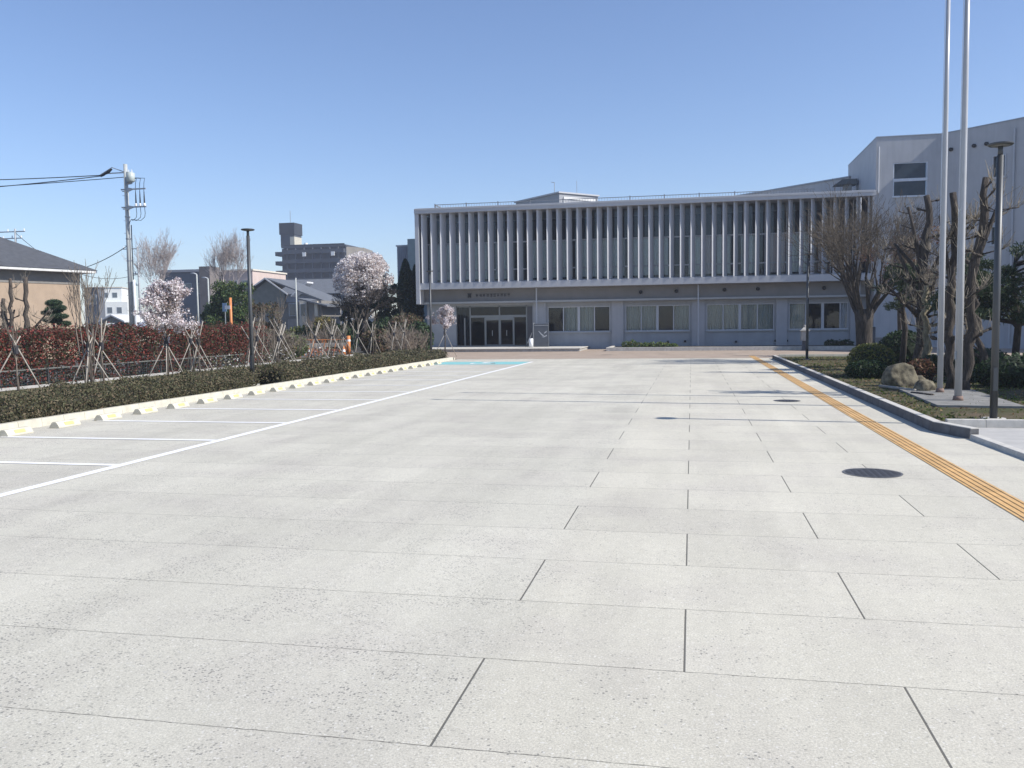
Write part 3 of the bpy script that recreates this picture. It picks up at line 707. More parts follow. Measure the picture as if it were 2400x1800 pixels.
MB().box(wx0-.2, wx1+.2, 61.3, 61.4, wz0-.3, wz1+.3).build('stairwell_wall', M('stairwell_grey_blue', (.22, .26, .31), .8), wfo)
MB().tube([(11.75, 59.93, 9.9), (11.75, 59.93, ZT-.6)], .05, 8).build('downpipe', framem, wg)
MB().tube([(15.38, 59.94, .2), (15.38, 59.94, wz0-.2)], .045, 8).build('downpipe', framem, wg)
aw = thing('angled_wing', 'white three storey wing turning toward the camera at the right edge', 'building', (15.52, 60.04, 0))
K = (15.52, 60.04)
def awp(s, z, off=0): return (K[0]+U[0]*s-V_[0]*off, K[1]+U[1]*s-V_[1]*off, z)
wins = [(3.2, 4.02, 10.32, 11.62), (3.2, 4.02, 6.3, 7.4)]
q = MB(); q.obox(K, U, V_, .003, 3.2, 0, .3, 0, ZT); q.obox(K, U, V_, 4.02, 16, 0, .3, 0, ZT)
for z0, z1 in ((0, 6.3), (7.4, 10.32), (11.62, ZT)): q.obox(K, U, V_, 3.2, 4.02, 0.001, .3, z0, z1)
q.obox(K, U, V_, 15.7, 16, .301, 12, 0, ZT); q.obox(K, U, V_, .003, 15.69, 11.7, 12, 0, ZT); bmfix(q).build('wall', white, aw)
q = MB(); q.obox(K, U, V_, .01, 16.03, -.03, 12, ZT+.004, ZT+.07); bmfix(q).build('roof', M('zinc_coping', (.33, .37, .42)), aw)
for s0, s1, z0, z1 in wins:
    q = MB(); q.obox(K, U, V_, s0, s0+.07, -.04, .12, z0, z1); q.obox(K, U, V_, s1-.07, s1, -.04, .12, z0, z1); q.obox(K, U, V_, s0+.07, s1-.07, -.04, .12, z1-.07, z1)
    q.obox(K, U, V_, s0-.06, s1+.06, -.09, .1, z0-.12, z0-.003); q.obox(K, U, V_, (s0+s1)/2-.03, (s0+s1)/2+.03, .02, .1, z0, z1-.07)
    o = bmfix(q).build('window', framem, aw)
    MB().add([awp(s0, z0, -.08), awp(s1, z0, -.08), awp(s1, z1, -.08), awp(s0, z1, -.08)], [(0, 1, 2, 3)]).build('glass_pane', glassd, o)
    q = MB(); q.obox(K, U, V_, s0-2, s1+2, .9, 1.0, z0-.6, z1+.6); bmfix(q).build('room_wall', dark_in, o)
for s, z in ((.63, 12.44), (2.09, 12.41), (2.85, 12.39), (3.75, 10.0), (1.7, 8.1)):
    vent(awp(s, z, .003), (-V_[0], -V_[1], 0), .12, aw)
MB().tube([awp(4.5, .3, .1), awp(4.5, 13.0, .1)], .055, 8).build('downpipe', framem, aw)
q = MB(); q.obox(K, U, V_, 0.1, 5.5, -.025, -.003, 1.9, 1.93)
lowg = thing('low_wing', 'low grey wing with a sloping roofline behind the fin screen', 'building', (11.5, 69.2, 0))
q = MB(); q.obox((11.53, 69.17), U, V_, -11.5, 0, 0, 6, 9.5, 12.46); bmfix(q).build('wall', white, lowg)
q = MB(); q.obox((11.53, 69.17), U, V_, -11.6, .05, -.1, 6, 12.463, 12.56); bmfix(q).build('roof', M('zinc_coping', (.33, .37, .42)), lowg)
p = at(1828, 398, 66.5)
q = MB(); q.hexa([(p.x-.9, 65.8, p.z-.1), (p.x+.65, 65.8, p.z-.1), (p.x+.65, 67, p.z-.1), (p.x-.9, 67, p.z-.1), (p.x-.35, 65.9, p.z+.28), (p.x+.65, 65.9, p.z+.28), (p.x+.65, 67, p.z+.28), (p.x-.35, 67, p.z+.28)])
ac = thing('rooftop_unit', 'dark grey hooded unit on the roof beside the stair block', 'roof unit', (p.x, 66.5, 10.1))
q.build('housing', M('dark_unit_metal', (.12, .13, .13), .5, .1, 3), ac)
MB().box(p.x-.2, p.x+.3, 66, 66.8, 10.12, p.z-.103).build('foot', conc2, ac)

# ---------------------------------------------------------------- lamps and poles
def lamp(x, y, label):
    t = thing('street_lamp', label, 'street lamp', (x, y, 0), 'flat disc street lamps')
    MB().tube([(x, y, .02), (x, y, 4.6)], [.062, .052], 20).build('pole', darkpost, t, True)
    MB().tube([(x, y, 4.6), (x, y, 4.76)], [.04, .04], 14).build('neck', darkpost, t, True)
    q = MB().tube([(x, y, 4.76), (x, y, 4.775), (x, y, 4.795), (x, y, 4.805)], [.18, .20, .20, .17], 36); o = q.build('head', darkpost, t, False)
    MB().tube([(x, y, 4.748), (x, y, 4.758)], [.12, .14], 30).build('diffuser', M('lamp_diffuser', (.16, .16, .155), .4), o)
    MB().tube([(x, y, .0), (x, y, .12)], [.2, .2], 24).build('base', conc, t)
    MB().box(x-.035, x+.035, y-.07, y-.05, .6, 1.0).build('hatch', darkpost, t)
    return t
lamp(5.12, 16.24, 'dark disc-headed street lamp nearest the right edge on the lawn corner')
lamp(5.06, 40.5, 'slim disc-headed street lamp in front of the fourth ground floor window')
lamp(-13.1, 24.09, 'tall dark disc-headed street lamp standing in the hedge on the left')
lamp(-14.0, 45.5, 'distant disc-headed street lamp beside the small blossoming tree')
def flagpole(x, y, h, r0, r1, lab):
    t = thing('flagpole', lab, 'flagpole', (x, y, 0), 'aluminium flagpoles on the lawn')
    MB().tube([(x, y, .16), (x, y, h*.33), (x, y, h*.66), (x, y, h)], [r0, r0*.9, (r0+r1)/2, r1], 28).build('pole', alu, t, True)
    MB().tube([(x, y, .14), (x, y, .24)], [r0*1.5, r0*1.25], 28).build('base_collar', M('rusty_collar', (.22, .15, .12), .8), t, True)
    bm = MB(); pts = [(x, y, h+.12*math.sin(a)) for a in (0, .4, .8, 1.2, 1.56)]
    bm.tube([(x, y, h), (x, y, h+.05), (x, y, h+.12), (x, y, h+.16)], [.05, .085, .07, .01], 20).build('finial', alu, t, True)
    MB().tube([(x-r0-.015, y-.03, 1.1), (x-r1-.03, y-.03, h-.1)], .006, 5).build('halyard', M('white_rope', (.6, .6, .6)), t)
    MB().box(x-.02-r0, x-r0+.01, y-.05, y+.0, 1.0, 1.16).build('cleat', steel, t)
    return t
flagpole(5.634, 21.52, 9.9, .064, .038, 'tall silver flagpole, the left and farther of the pair')
flagpole(5.432, 19.40, 9.9, .072, .04, 'tall silver flagpole, the right and nearer of the pair')
fb_ = thing('concrete_pad', 'flat concrete pad under the two flagpoles', 'concrete pad', (5.6, 20.5, .1))
bmfix(MB().prism([(4.75, 18.35), (6.3, 18.2), (6.6, 22.6), (4.95, 22.4)], .09, .15)).build('pad', M('weathered_pad_concrete', (.22, .215, .20), .9, .25, 3, bmp=.4, grime=.3), fb_, bevel=.01)
# ---------------------------------------------------------------- trees on the right
def gx_(px, Y, py=760): return at(px, py, Y).x
def pollard(label, base, r, top, lean, seed, stubs=14, bk=barkd, twig=True, fork=None):
    rn = np.random.default_rng(seed); t = thing('pollarded_tree', label, 'tree', (*base, 0), 'hard pruned trees on the lawn')
    x, y = base; n = 13; pts = []; rad = []
    for i in range(n+1):
        k = i/n; pts.append(Vector((x+lean[0]*k**1.5+rn.normal()*.045, y+lean[1]*k+rn.normal()*.02, top*k))); rad.append(r*(1.25 if i == 0 else 1-.42*k)*(1+rn.normal()*.10))
    tk = MB().tube(pts, rad, 12); tw = []; kn = MB()
    limbs = [(pts, rad)]
    for (fx, fz, fl) in (fork or []):
        i = int(fz/top*n); p = pts[i].copy(); q = [p]; rr = [rad[i]*.55]
        for j in range(4): p = p+Vector((fx*.25, rn.normal()*.05, fl*.25)); q.append(p.copy()); rr.append(rr[0]*(1-.12*(j+1))*(1+rn.normal()*.08))
        tk.tube(q, rr, 9); limbs.append((q, rr))
    for k in range(stubs):
        q, rr = limbs[rn.integers(len(limbs))]; m = len(q)-1; i = rn.integers(int(m*.35) if q is pts else 1, m+1)
        p = q[i]+Vector((0, 0, rn.uniform(-.25, -.05))); a = rn.uniform(0, 6.28); d = Vector((math.cos(a), math.sin(a), rn.uniform(0, .6))).normalized()
        L = rn.uniform(.12, .38)+r*.5; e = p+d*L; rs = rr[i]*rn.uniform(.25, .4)
        tk.tube([p, e], [rs*1.15, rs*.85], 7)
        kn.tube([e-d*.03, e+d*.05, e+d*.12], [rs*1.0, rs*1.5, rs*.7], 7)
        if twig:
            for _ in range(rn.integers(5, 12)):
                dd = Vector((rn.normal()*.9, rn.normal()*.9, abs(rn.normal())*.7+.1)).normalized()+d*.6; c = e+d*.08
                l2 = rn.uniform(.15, .6); r2 = rn.uniform(.005, .010)
                for j in range(3):
                    dd = (dd+Vector((0, 0, .35))+Vector(rn.normal(size=3))*.15).normalized(); c2 = c+dd*l2/3; tw.append((c.copy(), c2.copy(), r2, r2*.85)); c = c2; r2 *= .85
    tk.build('trunk', bk, t, True); kn.build('pruned_knuckles', bark, t, True)
    if tw: twigmesh(tw, barkl, 'twigs', t, .005)
    return t
pollard('straight dark pruned trunk rising right behind the left flagpole', (gx_(2051, 22.9), 22.9), .125, 4.9, (.05, .1), 21, 24, fork=[(-.35, 2.9, 1.7), (.3, 3.2, 1.3)])
pollard('leaning pruned tree with knotted limbs between the right flagpole and the lamp', (gx_(2090, 22.3), 22.3), .13, 5.15, (.35, .2), 22, 26, fork=[(.55, 3.2, 1.4), (-.25, 2.2, 1.0)])
pollard('thick pruned tree with many knuckled stubs left of the flagpoles', (gx_(1987, 31.5), 31.5), .19, 6.0, (.25, .2), 23, 100, fork=[(-.8, 2.6, 1.9), (.9, 3.0, 2.2), (-.5, 3.6, 2.4), (.5, 2.2, 1.6), (-1.2, 2.0, 1.2), (-.9, 3.4, 1.2), (1.0, 2.0, 1.0)])
pollard('pale sunlit stub of a pruned trunk in front of the thick pruned tree', (gx_(2004, 29.6), 29.6), .13, 2.9, (-.15, .0), 24, 12, bk=M('pale_sunlit_bark', (.24, .21, .14), .9, .3, 8, bmp=.8))
# bare fan-shaped tree
BX = gx_(1868, 40)
ft = thing('bare_tree', 'large leafless tree with a fan of fine upright branches', 'tree', (BX, 40, 0))
s_ = []; tp = []; rn = np.random.default_rng(31)
tkb = MB().tube([(BX, 40, 0), (BX-.03, 40, .8), (BX-.05, 40, 1.7), (BX-.05, 40, 2.3)], [.42, .33, .35, .42], 14)
for k in range(13):
    a = 6.28*k/13+rn.normal()*.2; d = Vector((math.cos(a)*.5, math.sin(a)*.5, 1))
    grow(rn, (BX-.05+math.cos(a)*.16, 40+math.sin(a)*.16, 2.1+rn.uniform(-.5, .1)), d, rn.uniform(1.8, 2.25), .10, 4, s_, tp, 3, .38, .10, .6, .71, .11)
ft_big = [s for s in s_ if s[2] > .03]; ft_small = [s for s in s_ if s[2] <= .03]
for p, q, a, b_ in ft_big: tkb.tube([p, q], [a, b_], 6, False)
tkb.build('trunk', barkd, ft, True)
if len(ft_small) > 9500: ft_small = [ft_small[i] for i in rn.choice(len(ft_small), 9500, False)]
twigmesh(ft_small, M('brown_twig_bark', (.11, .092, .072), .9, .2, 9), 'crown', ft, .0065)
# pines behind
def pine(label, base, h, crown, n, seed, size=.16, clumps=26, mat=None, nm='pine_tree', lean=0):
    rn = np.random.default_rng(seed); t = thing(nm, label, 'tree', (*base, 0))
    x, y = base; tk = MB(); pts = [(x, y, 0), (x+.1+lean*.3, y, h*.4), (x-.08+lean*.7, y, h*.75), (x+lean, y, h*.97)]
    tk.tube(pts, [.12, .1, .07, .03], 8)
    Ps = []
    for k in range(clumps):
        cz = h*rn.uniform(.35, 1.0) if crown[2] is None else crown[2]+(h-crown[2])*rn.random()
        rr = crown[0]*(1-.55*abs(cz/h-.6)); a = rn.uniform(0, 6.28); d = rr*rn.uniform(.2, 1)
        c = (x+lean*cz/h+math.cos(a)*d, y+math.sin(a)*d, cz); cr = crown[1]*rn.uniform(.6, 1.2)
        Ps.append(blobpts(rn, c, (cr, cr, cr*.45), n//clumps, .4)); tk.tube([(x+lean*cz/h, y, cz-.25), c], [.04, .015], 5, False)
    P = np.concatenate(Ps); tk.build('trunk', barkd, t, True)
    leaves(P, size, rn, mat, 'needles', t, .14, 0)
    return t
pn = LEAF('pine_needles', [(.035, .06, .03), (.05, .08, .035), (.08, .10, .045), (.025, .042, .025)], .6, .15)
pine('shaded pine spreading between the bare tree and the pruned trunks', (gx_(1948, 33.5), 33.5), 3.7, (1.0, .45, 2.3), 4200, 41, .10, 26, pn)
pine('broad green pine behind the lamp at the right edge', (gx_(2190, 28.5), 28.5), 4.0, (1.8, .55, 1.8), 8500, 42, .11, 40, pn)
pine('pine crown partly hidden behind the leaning pruned trunk', (gx_(2085, 27.5), 27.5), 3.7, (.9, .45, 1.9), 3600, 43, .10, 24, pn)
# dark leaning trunk further right
pollard('slim dark leaning trunk standing behind the lamp post', (gx_(2128, 25.2), 25.2), .12, 2.9, (-.4, .2), 26, 8, twig=True)
# red leaf tree glimpsed behind
RX = gx_(1945, 46)
rt = thing('red_leaf_tree', 'reddish brown leafed tree between the bare tree and the pruned trunks', 'tree', (RX, 46, 0))
MB().tube([(RX, 46, 0), (RX-.1, 46, 2.5), (RX+.1, 46, 5)], [.12, .09, .04], 8).build('trunk', barkd, rt, True)
P = np.concatenate([blobpts(rng, (RX+rng.normal()*.75, 46+rng.normal()*.5, rng.uniform(3.4, 6.0)), (.6, .6, .5), 260, .3) for _ in range(16)])
leaves(P, .06, rng, LEAF('dry_red_leaf', [(.18, .08, .05), (.23, .11, .07), (.13, .07, .05)]), 'crown', rt)
for k, (xx, yy_, hh) in enumerate([(14.6, 21.0, 6.6), (15.6, 26.2, 7.4), (17.0, 32.5, 7.4)]):
    rn = np.random.default_rng(400+k); t = thing('evergreen_tree', 'tall evergreen standing beyond the right edge of the lawn, %s from the camera' % NTH[k], 'tree', (xx, yy_, 0))
    MB().tube([(xx, yy_, 0), (xx, yy_, hh*.8)], [.22, .08], 9).build('trunk', barkd, t, True)
    cl = []
    for j in range(34):
        z = hh*(.36+.62*rn.random()); w_ = 2.2*(1-abs(z/hh-.6)*1.2); a = rn.uniform(0, 6.28); d = w_*rn.random()**.5
        cl.append(blobpts(rn, (xx+math.cos(a)*d, yy_+math.sin(a)*d, z), (.7, .7, .45), 300, .4))
    leaves(np.concatenate(cl), .13, rn, dg, 'crown', t)
# clipped azalea bushes
az = LEAF('azalea_leaf', [(.12, .14, .035), (.16, .17, .045), (.20, .18, .06), (.08, .10, .03)])
shrub('azalea_bush', 'round clipped bush with sunlit top in front of the bare tree', (gx_(1882, 28.5), 28.5, .62), (.72, .66, .5), 7000, .04, az, 'bush', None, True, dcore)
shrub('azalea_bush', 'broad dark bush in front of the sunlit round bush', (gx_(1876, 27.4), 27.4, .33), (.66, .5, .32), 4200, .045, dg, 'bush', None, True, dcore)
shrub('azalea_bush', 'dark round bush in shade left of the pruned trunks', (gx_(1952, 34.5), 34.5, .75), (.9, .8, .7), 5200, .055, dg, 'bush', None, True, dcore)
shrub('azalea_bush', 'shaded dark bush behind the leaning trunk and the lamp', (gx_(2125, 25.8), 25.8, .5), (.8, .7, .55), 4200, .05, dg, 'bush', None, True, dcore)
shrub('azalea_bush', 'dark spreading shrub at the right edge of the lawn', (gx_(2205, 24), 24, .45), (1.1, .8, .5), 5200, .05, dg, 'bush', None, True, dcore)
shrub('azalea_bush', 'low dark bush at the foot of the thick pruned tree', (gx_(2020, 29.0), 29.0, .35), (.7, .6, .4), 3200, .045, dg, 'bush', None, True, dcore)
rl_ = LEAF('reddish_brown_leaf', [(.16, .07, .045), (.20, .11, .06), (.10, .08, .04)])
shrub('red_leaved_shrub', 'small reddish shrub beside the large boulder', (gx_(1990, 26.0), 26.0, .4), (.4, .35, .35), 900, .05, rl_, 'shrub')
# boulders
def rock(label, c, r, seed):
    rn = random.Random(seed); bm = bmesh.new(); bmesh.ops.create_icosphere(bm, subdivisions=4, radius=1)
    pl_ = [(Vector((rn.gauss(0, 1), rn.gauss(0, 1), rn.gauss(0, .8)+.3)).normalized(), rn.uniform(.62, .9)) for _ in range(9)]
    from mathutils import noise as mn
    for v in bm.verts:
        d = v.co.normalized(); k = 1.0
        for n_, dd in pl_:
            t_ = d.dot(n_)
            if t_ > 0: k = min(k, dd/t_)
        k *= 1+.07*mn.noise(d*3+Vector((seed, 0, 0)))+.03*mn.noise(d*9)
        v.co = Vector((d.x*r[0]*k, d.y*r[1]*k, d.z*r[2]*k))
    me = bpy.data.meshes.new('boulder'); bm.to_mesh(me); bm.free(); me.materials.append(rockm)
    me.polygons.foreach_set('use_smooth', [True]*len(me.polygons))
    o = bpy.data.objects.new('boulder', me); COL.objects.link(o); o.location = c; o.rotation_euler = (0, 0, rn.uniform(0, 3))
    return tag(o, label, 'boulder')
rock('large pointed boulder lying in front of the clipped bush', (gx_(1945, 24.2), 24.2, .24), (.46, .36, .50), 3)
rock('low mossy boulder beside the left flagpole', (gx_(1994, 22.2), 22.2, .16), (.36, .3, .28), 8)
rock('small flat stone at the far side of the large boulder', (gx_(1990, 24.6), 24.6, .15), (.22, .2, .2), 12)
lg = thing('edging_log', 'thin grey log lying on the grass before the boulders', 'log', (5.0, 22.6, .12))
MB().tube([(4.75, 23.6, .14), (5.2, 21.9, .15)], [.04, .045], 9).build('wood', woodp, lg, True)
lg = thing('edging_log', 'short dark log lying at the corner of the flagpole pad', 'log', (5.0, 20.9, .12))
MB().tube([(4.98, 21.3, .14), (5.25, 20.6, .14)], [.045, .05], 9).build('wood', bark, lg, True)
# small stone lantern by the shaded planter
sl = thing('stone_lantern', 'small grey stone lantern standing before the fourth window', 'lantern', (at(1736, 740, 58).x, 58, .17))
xl = at(1736, 740, 56).x
def fr4(mb, z0, z1, a, b_): mb.hexa([(xl-a, 55.6-a, z0), (xl+a, 55.6-a, z0), (xl+a, 55.6+a, z0), (xl-a, 55.6+a, z0), (xl-b_, 55.6-b_, z1), (xl+b_, 55.6-b_, z1), (xl+b_, 55.6+b_, z1), (xl-b_, 55.6+b_, z1)])
q = MB(); fr4(q, 0, .6, .16, .12); q.build('pedestal', M('dark_stone', (.10, .10, .11), .9, .2, 6), sl)
q = MB(); fr4(q, .603, 1.2, .22, .2); q.build('light_box', conc2, sl)
q = MB(); fr4(q, 1.203, 1.26, .3, .28); fr4(q, 1.263, 1.42, .24, .07); q.build('cap', conc2, sl)
q = MB(); q.tube([(xl, 55.6, 1.4), (xl, 55.6, 1.5), (xl, 55.6, 1.58)], [.05, .08, .01], 10); q.build('finial', conc2, sl, True)
# dark box and post by the far wing
bx = thing('utility_cabinet', 'low grey cabinet by the wall behind the bare tree', 'cabinet', (at(1898, 740, 55).x, 55, 0))
xx = at(1901, 740, 55).x; MB().box(xx-.45, xx+.3, 54.8, 55.2, 0, .75).build('body', M('cabinet_grey', (.2, .21, .23), .6), bx, bevel=.01)
MB().box(xx-.5, xx+.35, 54.75, 55.25, .753, .8).build('lid', ledgem, bx)
bo = thing('bollard', 'dark post standing beside the grey cabinet behind the bare tree', 'post', (at(1886, 740, 55).x, 54, 0))
xx = at(1887, 740, 54).x; MB().tube([(xx, 54, 0), (xx, 54, 1.35)], [.1, .1], 12).build('post', darkpost, bo, True); MB().tube([(xx, 54, 1.353), (xx, 54, 1.42)], [.13, .06], 12).build('cap', darkpost, bo, True)

# ---------------------------------------------------------------- left side: hedges and saplings
def hedge(name, label, x0, x1, y0, y1, h, n, size, mat, core, rough=.09, lo=0, cat='hedge', gaps=None):
    t = thing(name, label, cat, ((x0+x1)/2, (y0+y1)/2, 0)); rn = np.random.default_rng(int(abs(x0*100+y0*7)))
    # points on the skin of a lumpy box
    P = []
    u = rn.random(n); face = rn.random(n); hx, L = x1-x0, y1-y0
    tot = hx+2*h*.9; yy = y0+u*L; s = face*tot
    xx = np.where(s < hx, x0+s, np.where(s < hx+h*.9, x1, x0)); zz = np.where(s < hx, h, np.where(s < hx+h*.9, (s-hx)/.9, (s-hx-h*.9)/.9))
    ends = rn.random(n) < .03; yy = np.where(ends, y0+rn.random(n)*.1, yy); xx = np.where(ends, x0+rn.random(n)*hx, xx); zz = np.where(ends, rn.random(n)*h, zz)
    lump = .06*np.sin(yy*2.3)+.05*np.sin(yy*5.1+xx*3)+.04*np.sin(xx*7+yy*1.1)
    zz = zz+(lump+rn.normal(0, rough*.5, n))*(zz/h); xx = xx+rn.normal(0, rough*.6, n)+lump*.5*np.sign(xx-(x0+x1)/2); yy = yy+rn.normal(0, rough, n)
    P = np.stack([xx, yy, np.maximum(zz, .03)], 1); P = P[P[:, 2] > lo]
    if gaps is not None: P = P[gaps(P, rn)]
    leaves(P, size, rn, mat, 'foliage', t)
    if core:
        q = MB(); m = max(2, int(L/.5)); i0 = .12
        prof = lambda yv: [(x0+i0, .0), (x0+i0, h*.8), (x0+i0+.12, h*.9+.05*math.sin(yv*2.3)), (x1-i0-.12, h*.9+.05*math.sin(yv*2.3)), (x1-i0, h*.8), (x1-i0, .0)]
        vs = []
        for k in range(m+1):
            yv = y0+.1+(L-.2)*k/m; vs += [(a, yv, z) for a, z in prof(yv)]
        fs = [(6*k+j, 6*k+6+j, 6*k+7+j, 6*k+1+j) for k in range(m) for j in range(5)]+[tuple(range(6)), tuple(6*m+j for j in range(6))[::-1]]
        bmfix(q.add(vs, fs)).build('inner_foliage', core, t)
    return t
hl = LEAF('hedge_leaf', [(.085, .09, .048), (.105, .105, .055), (.14, .12, .07), (.065, .068, .04), (.17, .13, .085)], .65, .2)
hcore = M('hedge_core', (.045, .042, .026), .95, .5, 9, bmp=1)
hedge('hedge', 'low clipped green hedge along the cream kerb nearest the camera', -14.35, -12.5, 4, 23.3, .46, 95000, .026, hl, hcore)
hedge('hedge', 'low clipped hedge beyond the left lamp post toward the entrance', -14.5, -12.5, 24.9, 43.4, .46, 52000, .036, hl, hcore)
def rg(P, rn):
    k = np.sin(P[:, 1]*2.1)+.8*np.sin(P[:, 1]*5.3+1)+.5*np.sin(P[:, 2]*4+P[:, 1])
    low = np.clip((.95-P[:, 2])/.7, 0, 1)
    return (k+rn.normal(0, .6, len(P)) > -1.0+low*.5)
rlf = LEAF('photinia_leaf', [(.21, .05, .04), (.14, .05, .04), (.07, .08, .035), (.10, .06, .045), (.27, .065, .05), (.055, .07, .035), (.13, .08, .055)], .5, .3)
yb = [16.5, 19.5, 22.5, 25.6, 28.6, 31.6, 34.6, 37.4]
for k in range(len(yb)):
    t = hedge('red_leaved_hedge', 'red and green photinia bush in the street hedge, %s from the camera' % NTH[k], -21.5, -20.35, yb[k]-1.5, yb[k]+1.5, 1.72+.08*math.sin(k*2.1), 12000, .044, rlf, None, .2, .1, 'hedge bush', rg)
    t['group'] = 'red leaved bushes along the street'
    s_ = []; tp = []
    for j in range(12):
        grow(rng, (-20.9+rng.normal()*.15, yb[k]-1.4+j*.25, 0), (rng.normal()*.15, rng.normal()*.15, 1), .85, .022, 1, s_, tp, 3, .5, .2)
    twigmesh(s_, bark, 'stems', t, .007)
    P = np.array([tuple(p) for p in tp]); P = np.repeat(P, 14, 0)+rng.normal(0, .16, (len(P)*14, 3)); P = P[P[:, 2] > .5]
    leaves(P, .044, rng, rlf, 'foliage', t)
# low street fence
fc = thing('low_fence', 'low dark mesh fence with pale top rail under the red hedge', 'fence', (-20.15, 25, 0))
q = MB(); q.box(-20.215, -20.185, 8, 36.4, .60, .635); q.build('top_rail', M('dull_rail_paint', (.15, .155, .145), .6), fc)
for y in np.arange(8, 36.5, 2.0): MB().box(-20.225, -20.175, y-.025, y+.025, .1, .66).build('post', darkpost, fc)
q = MB()
for y in np.arange(8.1, 36.3, .12): q.box(-20.204, -20.196, y-.004, y+.004, .14, .6)
for z in np.arange(.18, .6, .1): q.box(-20.205, -20.195, 8, 36.4, z, z+.008)
q.build('mesh_panel', M('dark_green_wire', (.03, .05, .05), .5), fc)
# saplings with wooden supports
def support(t, a, b_, r=.0165): MB().tube([a, b_], [r, r*.85], 7).build('support_pole', woodp, t, True)
def sapling(x, y, h, label, seed, sup=3, lvl=3, blossom=None, spread=.35, nstem=1, crown=None, cross=False, nb=13):
    rn = np.random.default_rng(seed); t = thing('blossoming_sapling' if blossom else 'bare_sapling', label, 'sapling', (x, y, 0), None if blossom else 'young bare trees tied to wooden supports')
    s_ = []; tp = []; tk = MB()
    for k in range(nstem):
        ox, oy = rn.normal()*.08*(nstem > 1), rn.normal()*.08*(nstem > 1); z0 = h*.38
        if blossom:
            lead = [(x, y, 0), (x+.03, y, h*.35), (x-.03, y, h*.62), (x+.02, y, h*.82)]; tk.tube(lead, [.04, .032, .022, .012], 8)
            for j in range(nb):
                z = crown-.1+(h*.84-crown)*(j+.5)/nb; a = j*2.4; wz = 1.25-.75*(z-crown)/(h*.84-crown)
                grow(rn, (x, y, z), (math.cos(a)*.9, math.sin(a)*.9, .75), spread*wz*rn.uniform(.8, 1.2), .014, 3, s_, tp, 3, .55, .22, .62, .62, .16)
            break
        top = (x+ox*3, y+oy*3, z0); tk.tube([(x+ox, y+oy, 0), ((x+ox+top[0])/2+.02, (y+oy+top[1])/2, z0*.5), top], [.035/nstem**.4, .03/nstem**.4, .026/nstem**.4], 8)
        grow(rn, top, (ox*2+rn.normal()*.05, oy*2+rn.normal()*.05, 1), h*.30, .022, lvl, s_, tp, 2 if nstem > 1 else 3, spread, .3, .62, .66, .10)
    tk.build('trunk', bark, t, True)
    if len(s_) > 2600: s_ = [s_[i] for i in rn.choice(len(s_), 2600, False)]
    twigmesh(s_, M('sapling_twig_bark', (.24, .20, .16), .85, .2, 8), 'branches', t, .005)
    for k in range(sup):
        a = 6.28*k/sup+rn.uniform(-.3, .3)+.5; d = rn.uniform(.62, .82); zt = rn.uniform(1.35, 1.7)
        base = Vector((x+math.cos(a)*d, y+math.sin(a)*d, .05)); hit = Vector((x-math.cos(a)*.05, y-math.sin(a)*.05, zt)); tip = hit+(hit-base).normalized()*(.55 if cross else .12)
        support(t, base, tip)
    MB().tube([(x, y, 1.3), (x, y, 1.5)], [.06, .06], 8).build('tie', M('black_tie_band', (.03, .03, .035)), t)
    if blossom:
        Pt = np.concatenate([np.array([tuple(p.lerp(q_, k)) for k in (.1, .4, .7, 1)]) for p, q_, a, b__ in s_ if a < .016]); Pt = Pt[Pt[:, 2] > crown]
        keep = (np.sin(Pt[:, 0]*6+1)+np.sin(Pt[:, 1]*6)+np.sin(Pt[:, 2]*7)+rn.normal(0, .8, len(Pt))) > -.5; Pt = Pt[keep]
        Pt = Pt[rn.choice(len(Pt), min(len(Pt), blossom), False)]
        P = np.repeat(Pt, 7, 0)+rn.normal(0, .035, (len(Pt)*7, 3))
        leaves(P, .028, rn, bl, 'blossom', t, .8, .6)
    return t
bl = LEAF('pale_pink_blossom', [(.84, .81, .81), (.76, .69, .71), (.86, .84, .84), (.62, .53, .54), (.38, .30, .28)], .7, .35)
sapling(-14.9, 15.2, 2.2, 'bare sapling and two supports cut by the left edge of the photo', 101, 3, 2)
sapling(-15.3, 17.2, 2.1, 'small sapling with a single leaning support near the left edge', 102, 2, 2)
sapling(-14.7, 18.9, 3.15, 'tall multi stemmed bare sapling with splayed supports before the beige house', 103, 4, 3, nstem=7, spread=.22)
sapling(-15.4, 20.3, 2.5, 'crooked bare sapling tied to crossing supports left of the utility pole', 104, 3, 2, cross=True)
sapling(-14.6, 22.0, 3.35, 'young cherry tree in pale pink blossom with three wooden supports', 105, 4, 4, 2100, .54, 1, 1.3, nb=20)
sapling(-15.2, 24.6, 2.3, 'bare sapling with long crossing supports just left of the left lamp post', 106, 3, 2, cross=True)
for k, (yy_, xx) in enumerate([(27.2, -14.8), (29.6, -15.0), (31.9, -14.6), (34.3, -14.9), (36.6, -14.7), (38.9, -14.9), (41.2, -14.6), (43.3, -14.8)]):
    sapling(xx, yy_, 2.5+.35*math.sin(k*1.9), 'bare sapling with crossing supports, %s beyond the left lamp post' % NTH[k], 110+k, 3, 3 if k < 3 else 2, cross=True, nstem=2)
sapling(-13.6, 46.8, 3.0, 'small cherry tree in pale blossom in front of the glass entrance', 130, 2, 4, 2600, .42, 1, 1.55, nb=14)
for k, (yy_, xx) in enumerate([(26.4, -16.6), (30.6, -16.4), (33.6, -16.9), (37.6, -16.4), (40.0, -16.8)]):
    sapling(xx, yy_, 2.3+.3*math.sin(k*2.3), 'bare sapling with supports in the back row, %s from the camera' % NTH[k], 140+k, 3, 2, cross=True, nstem=2)
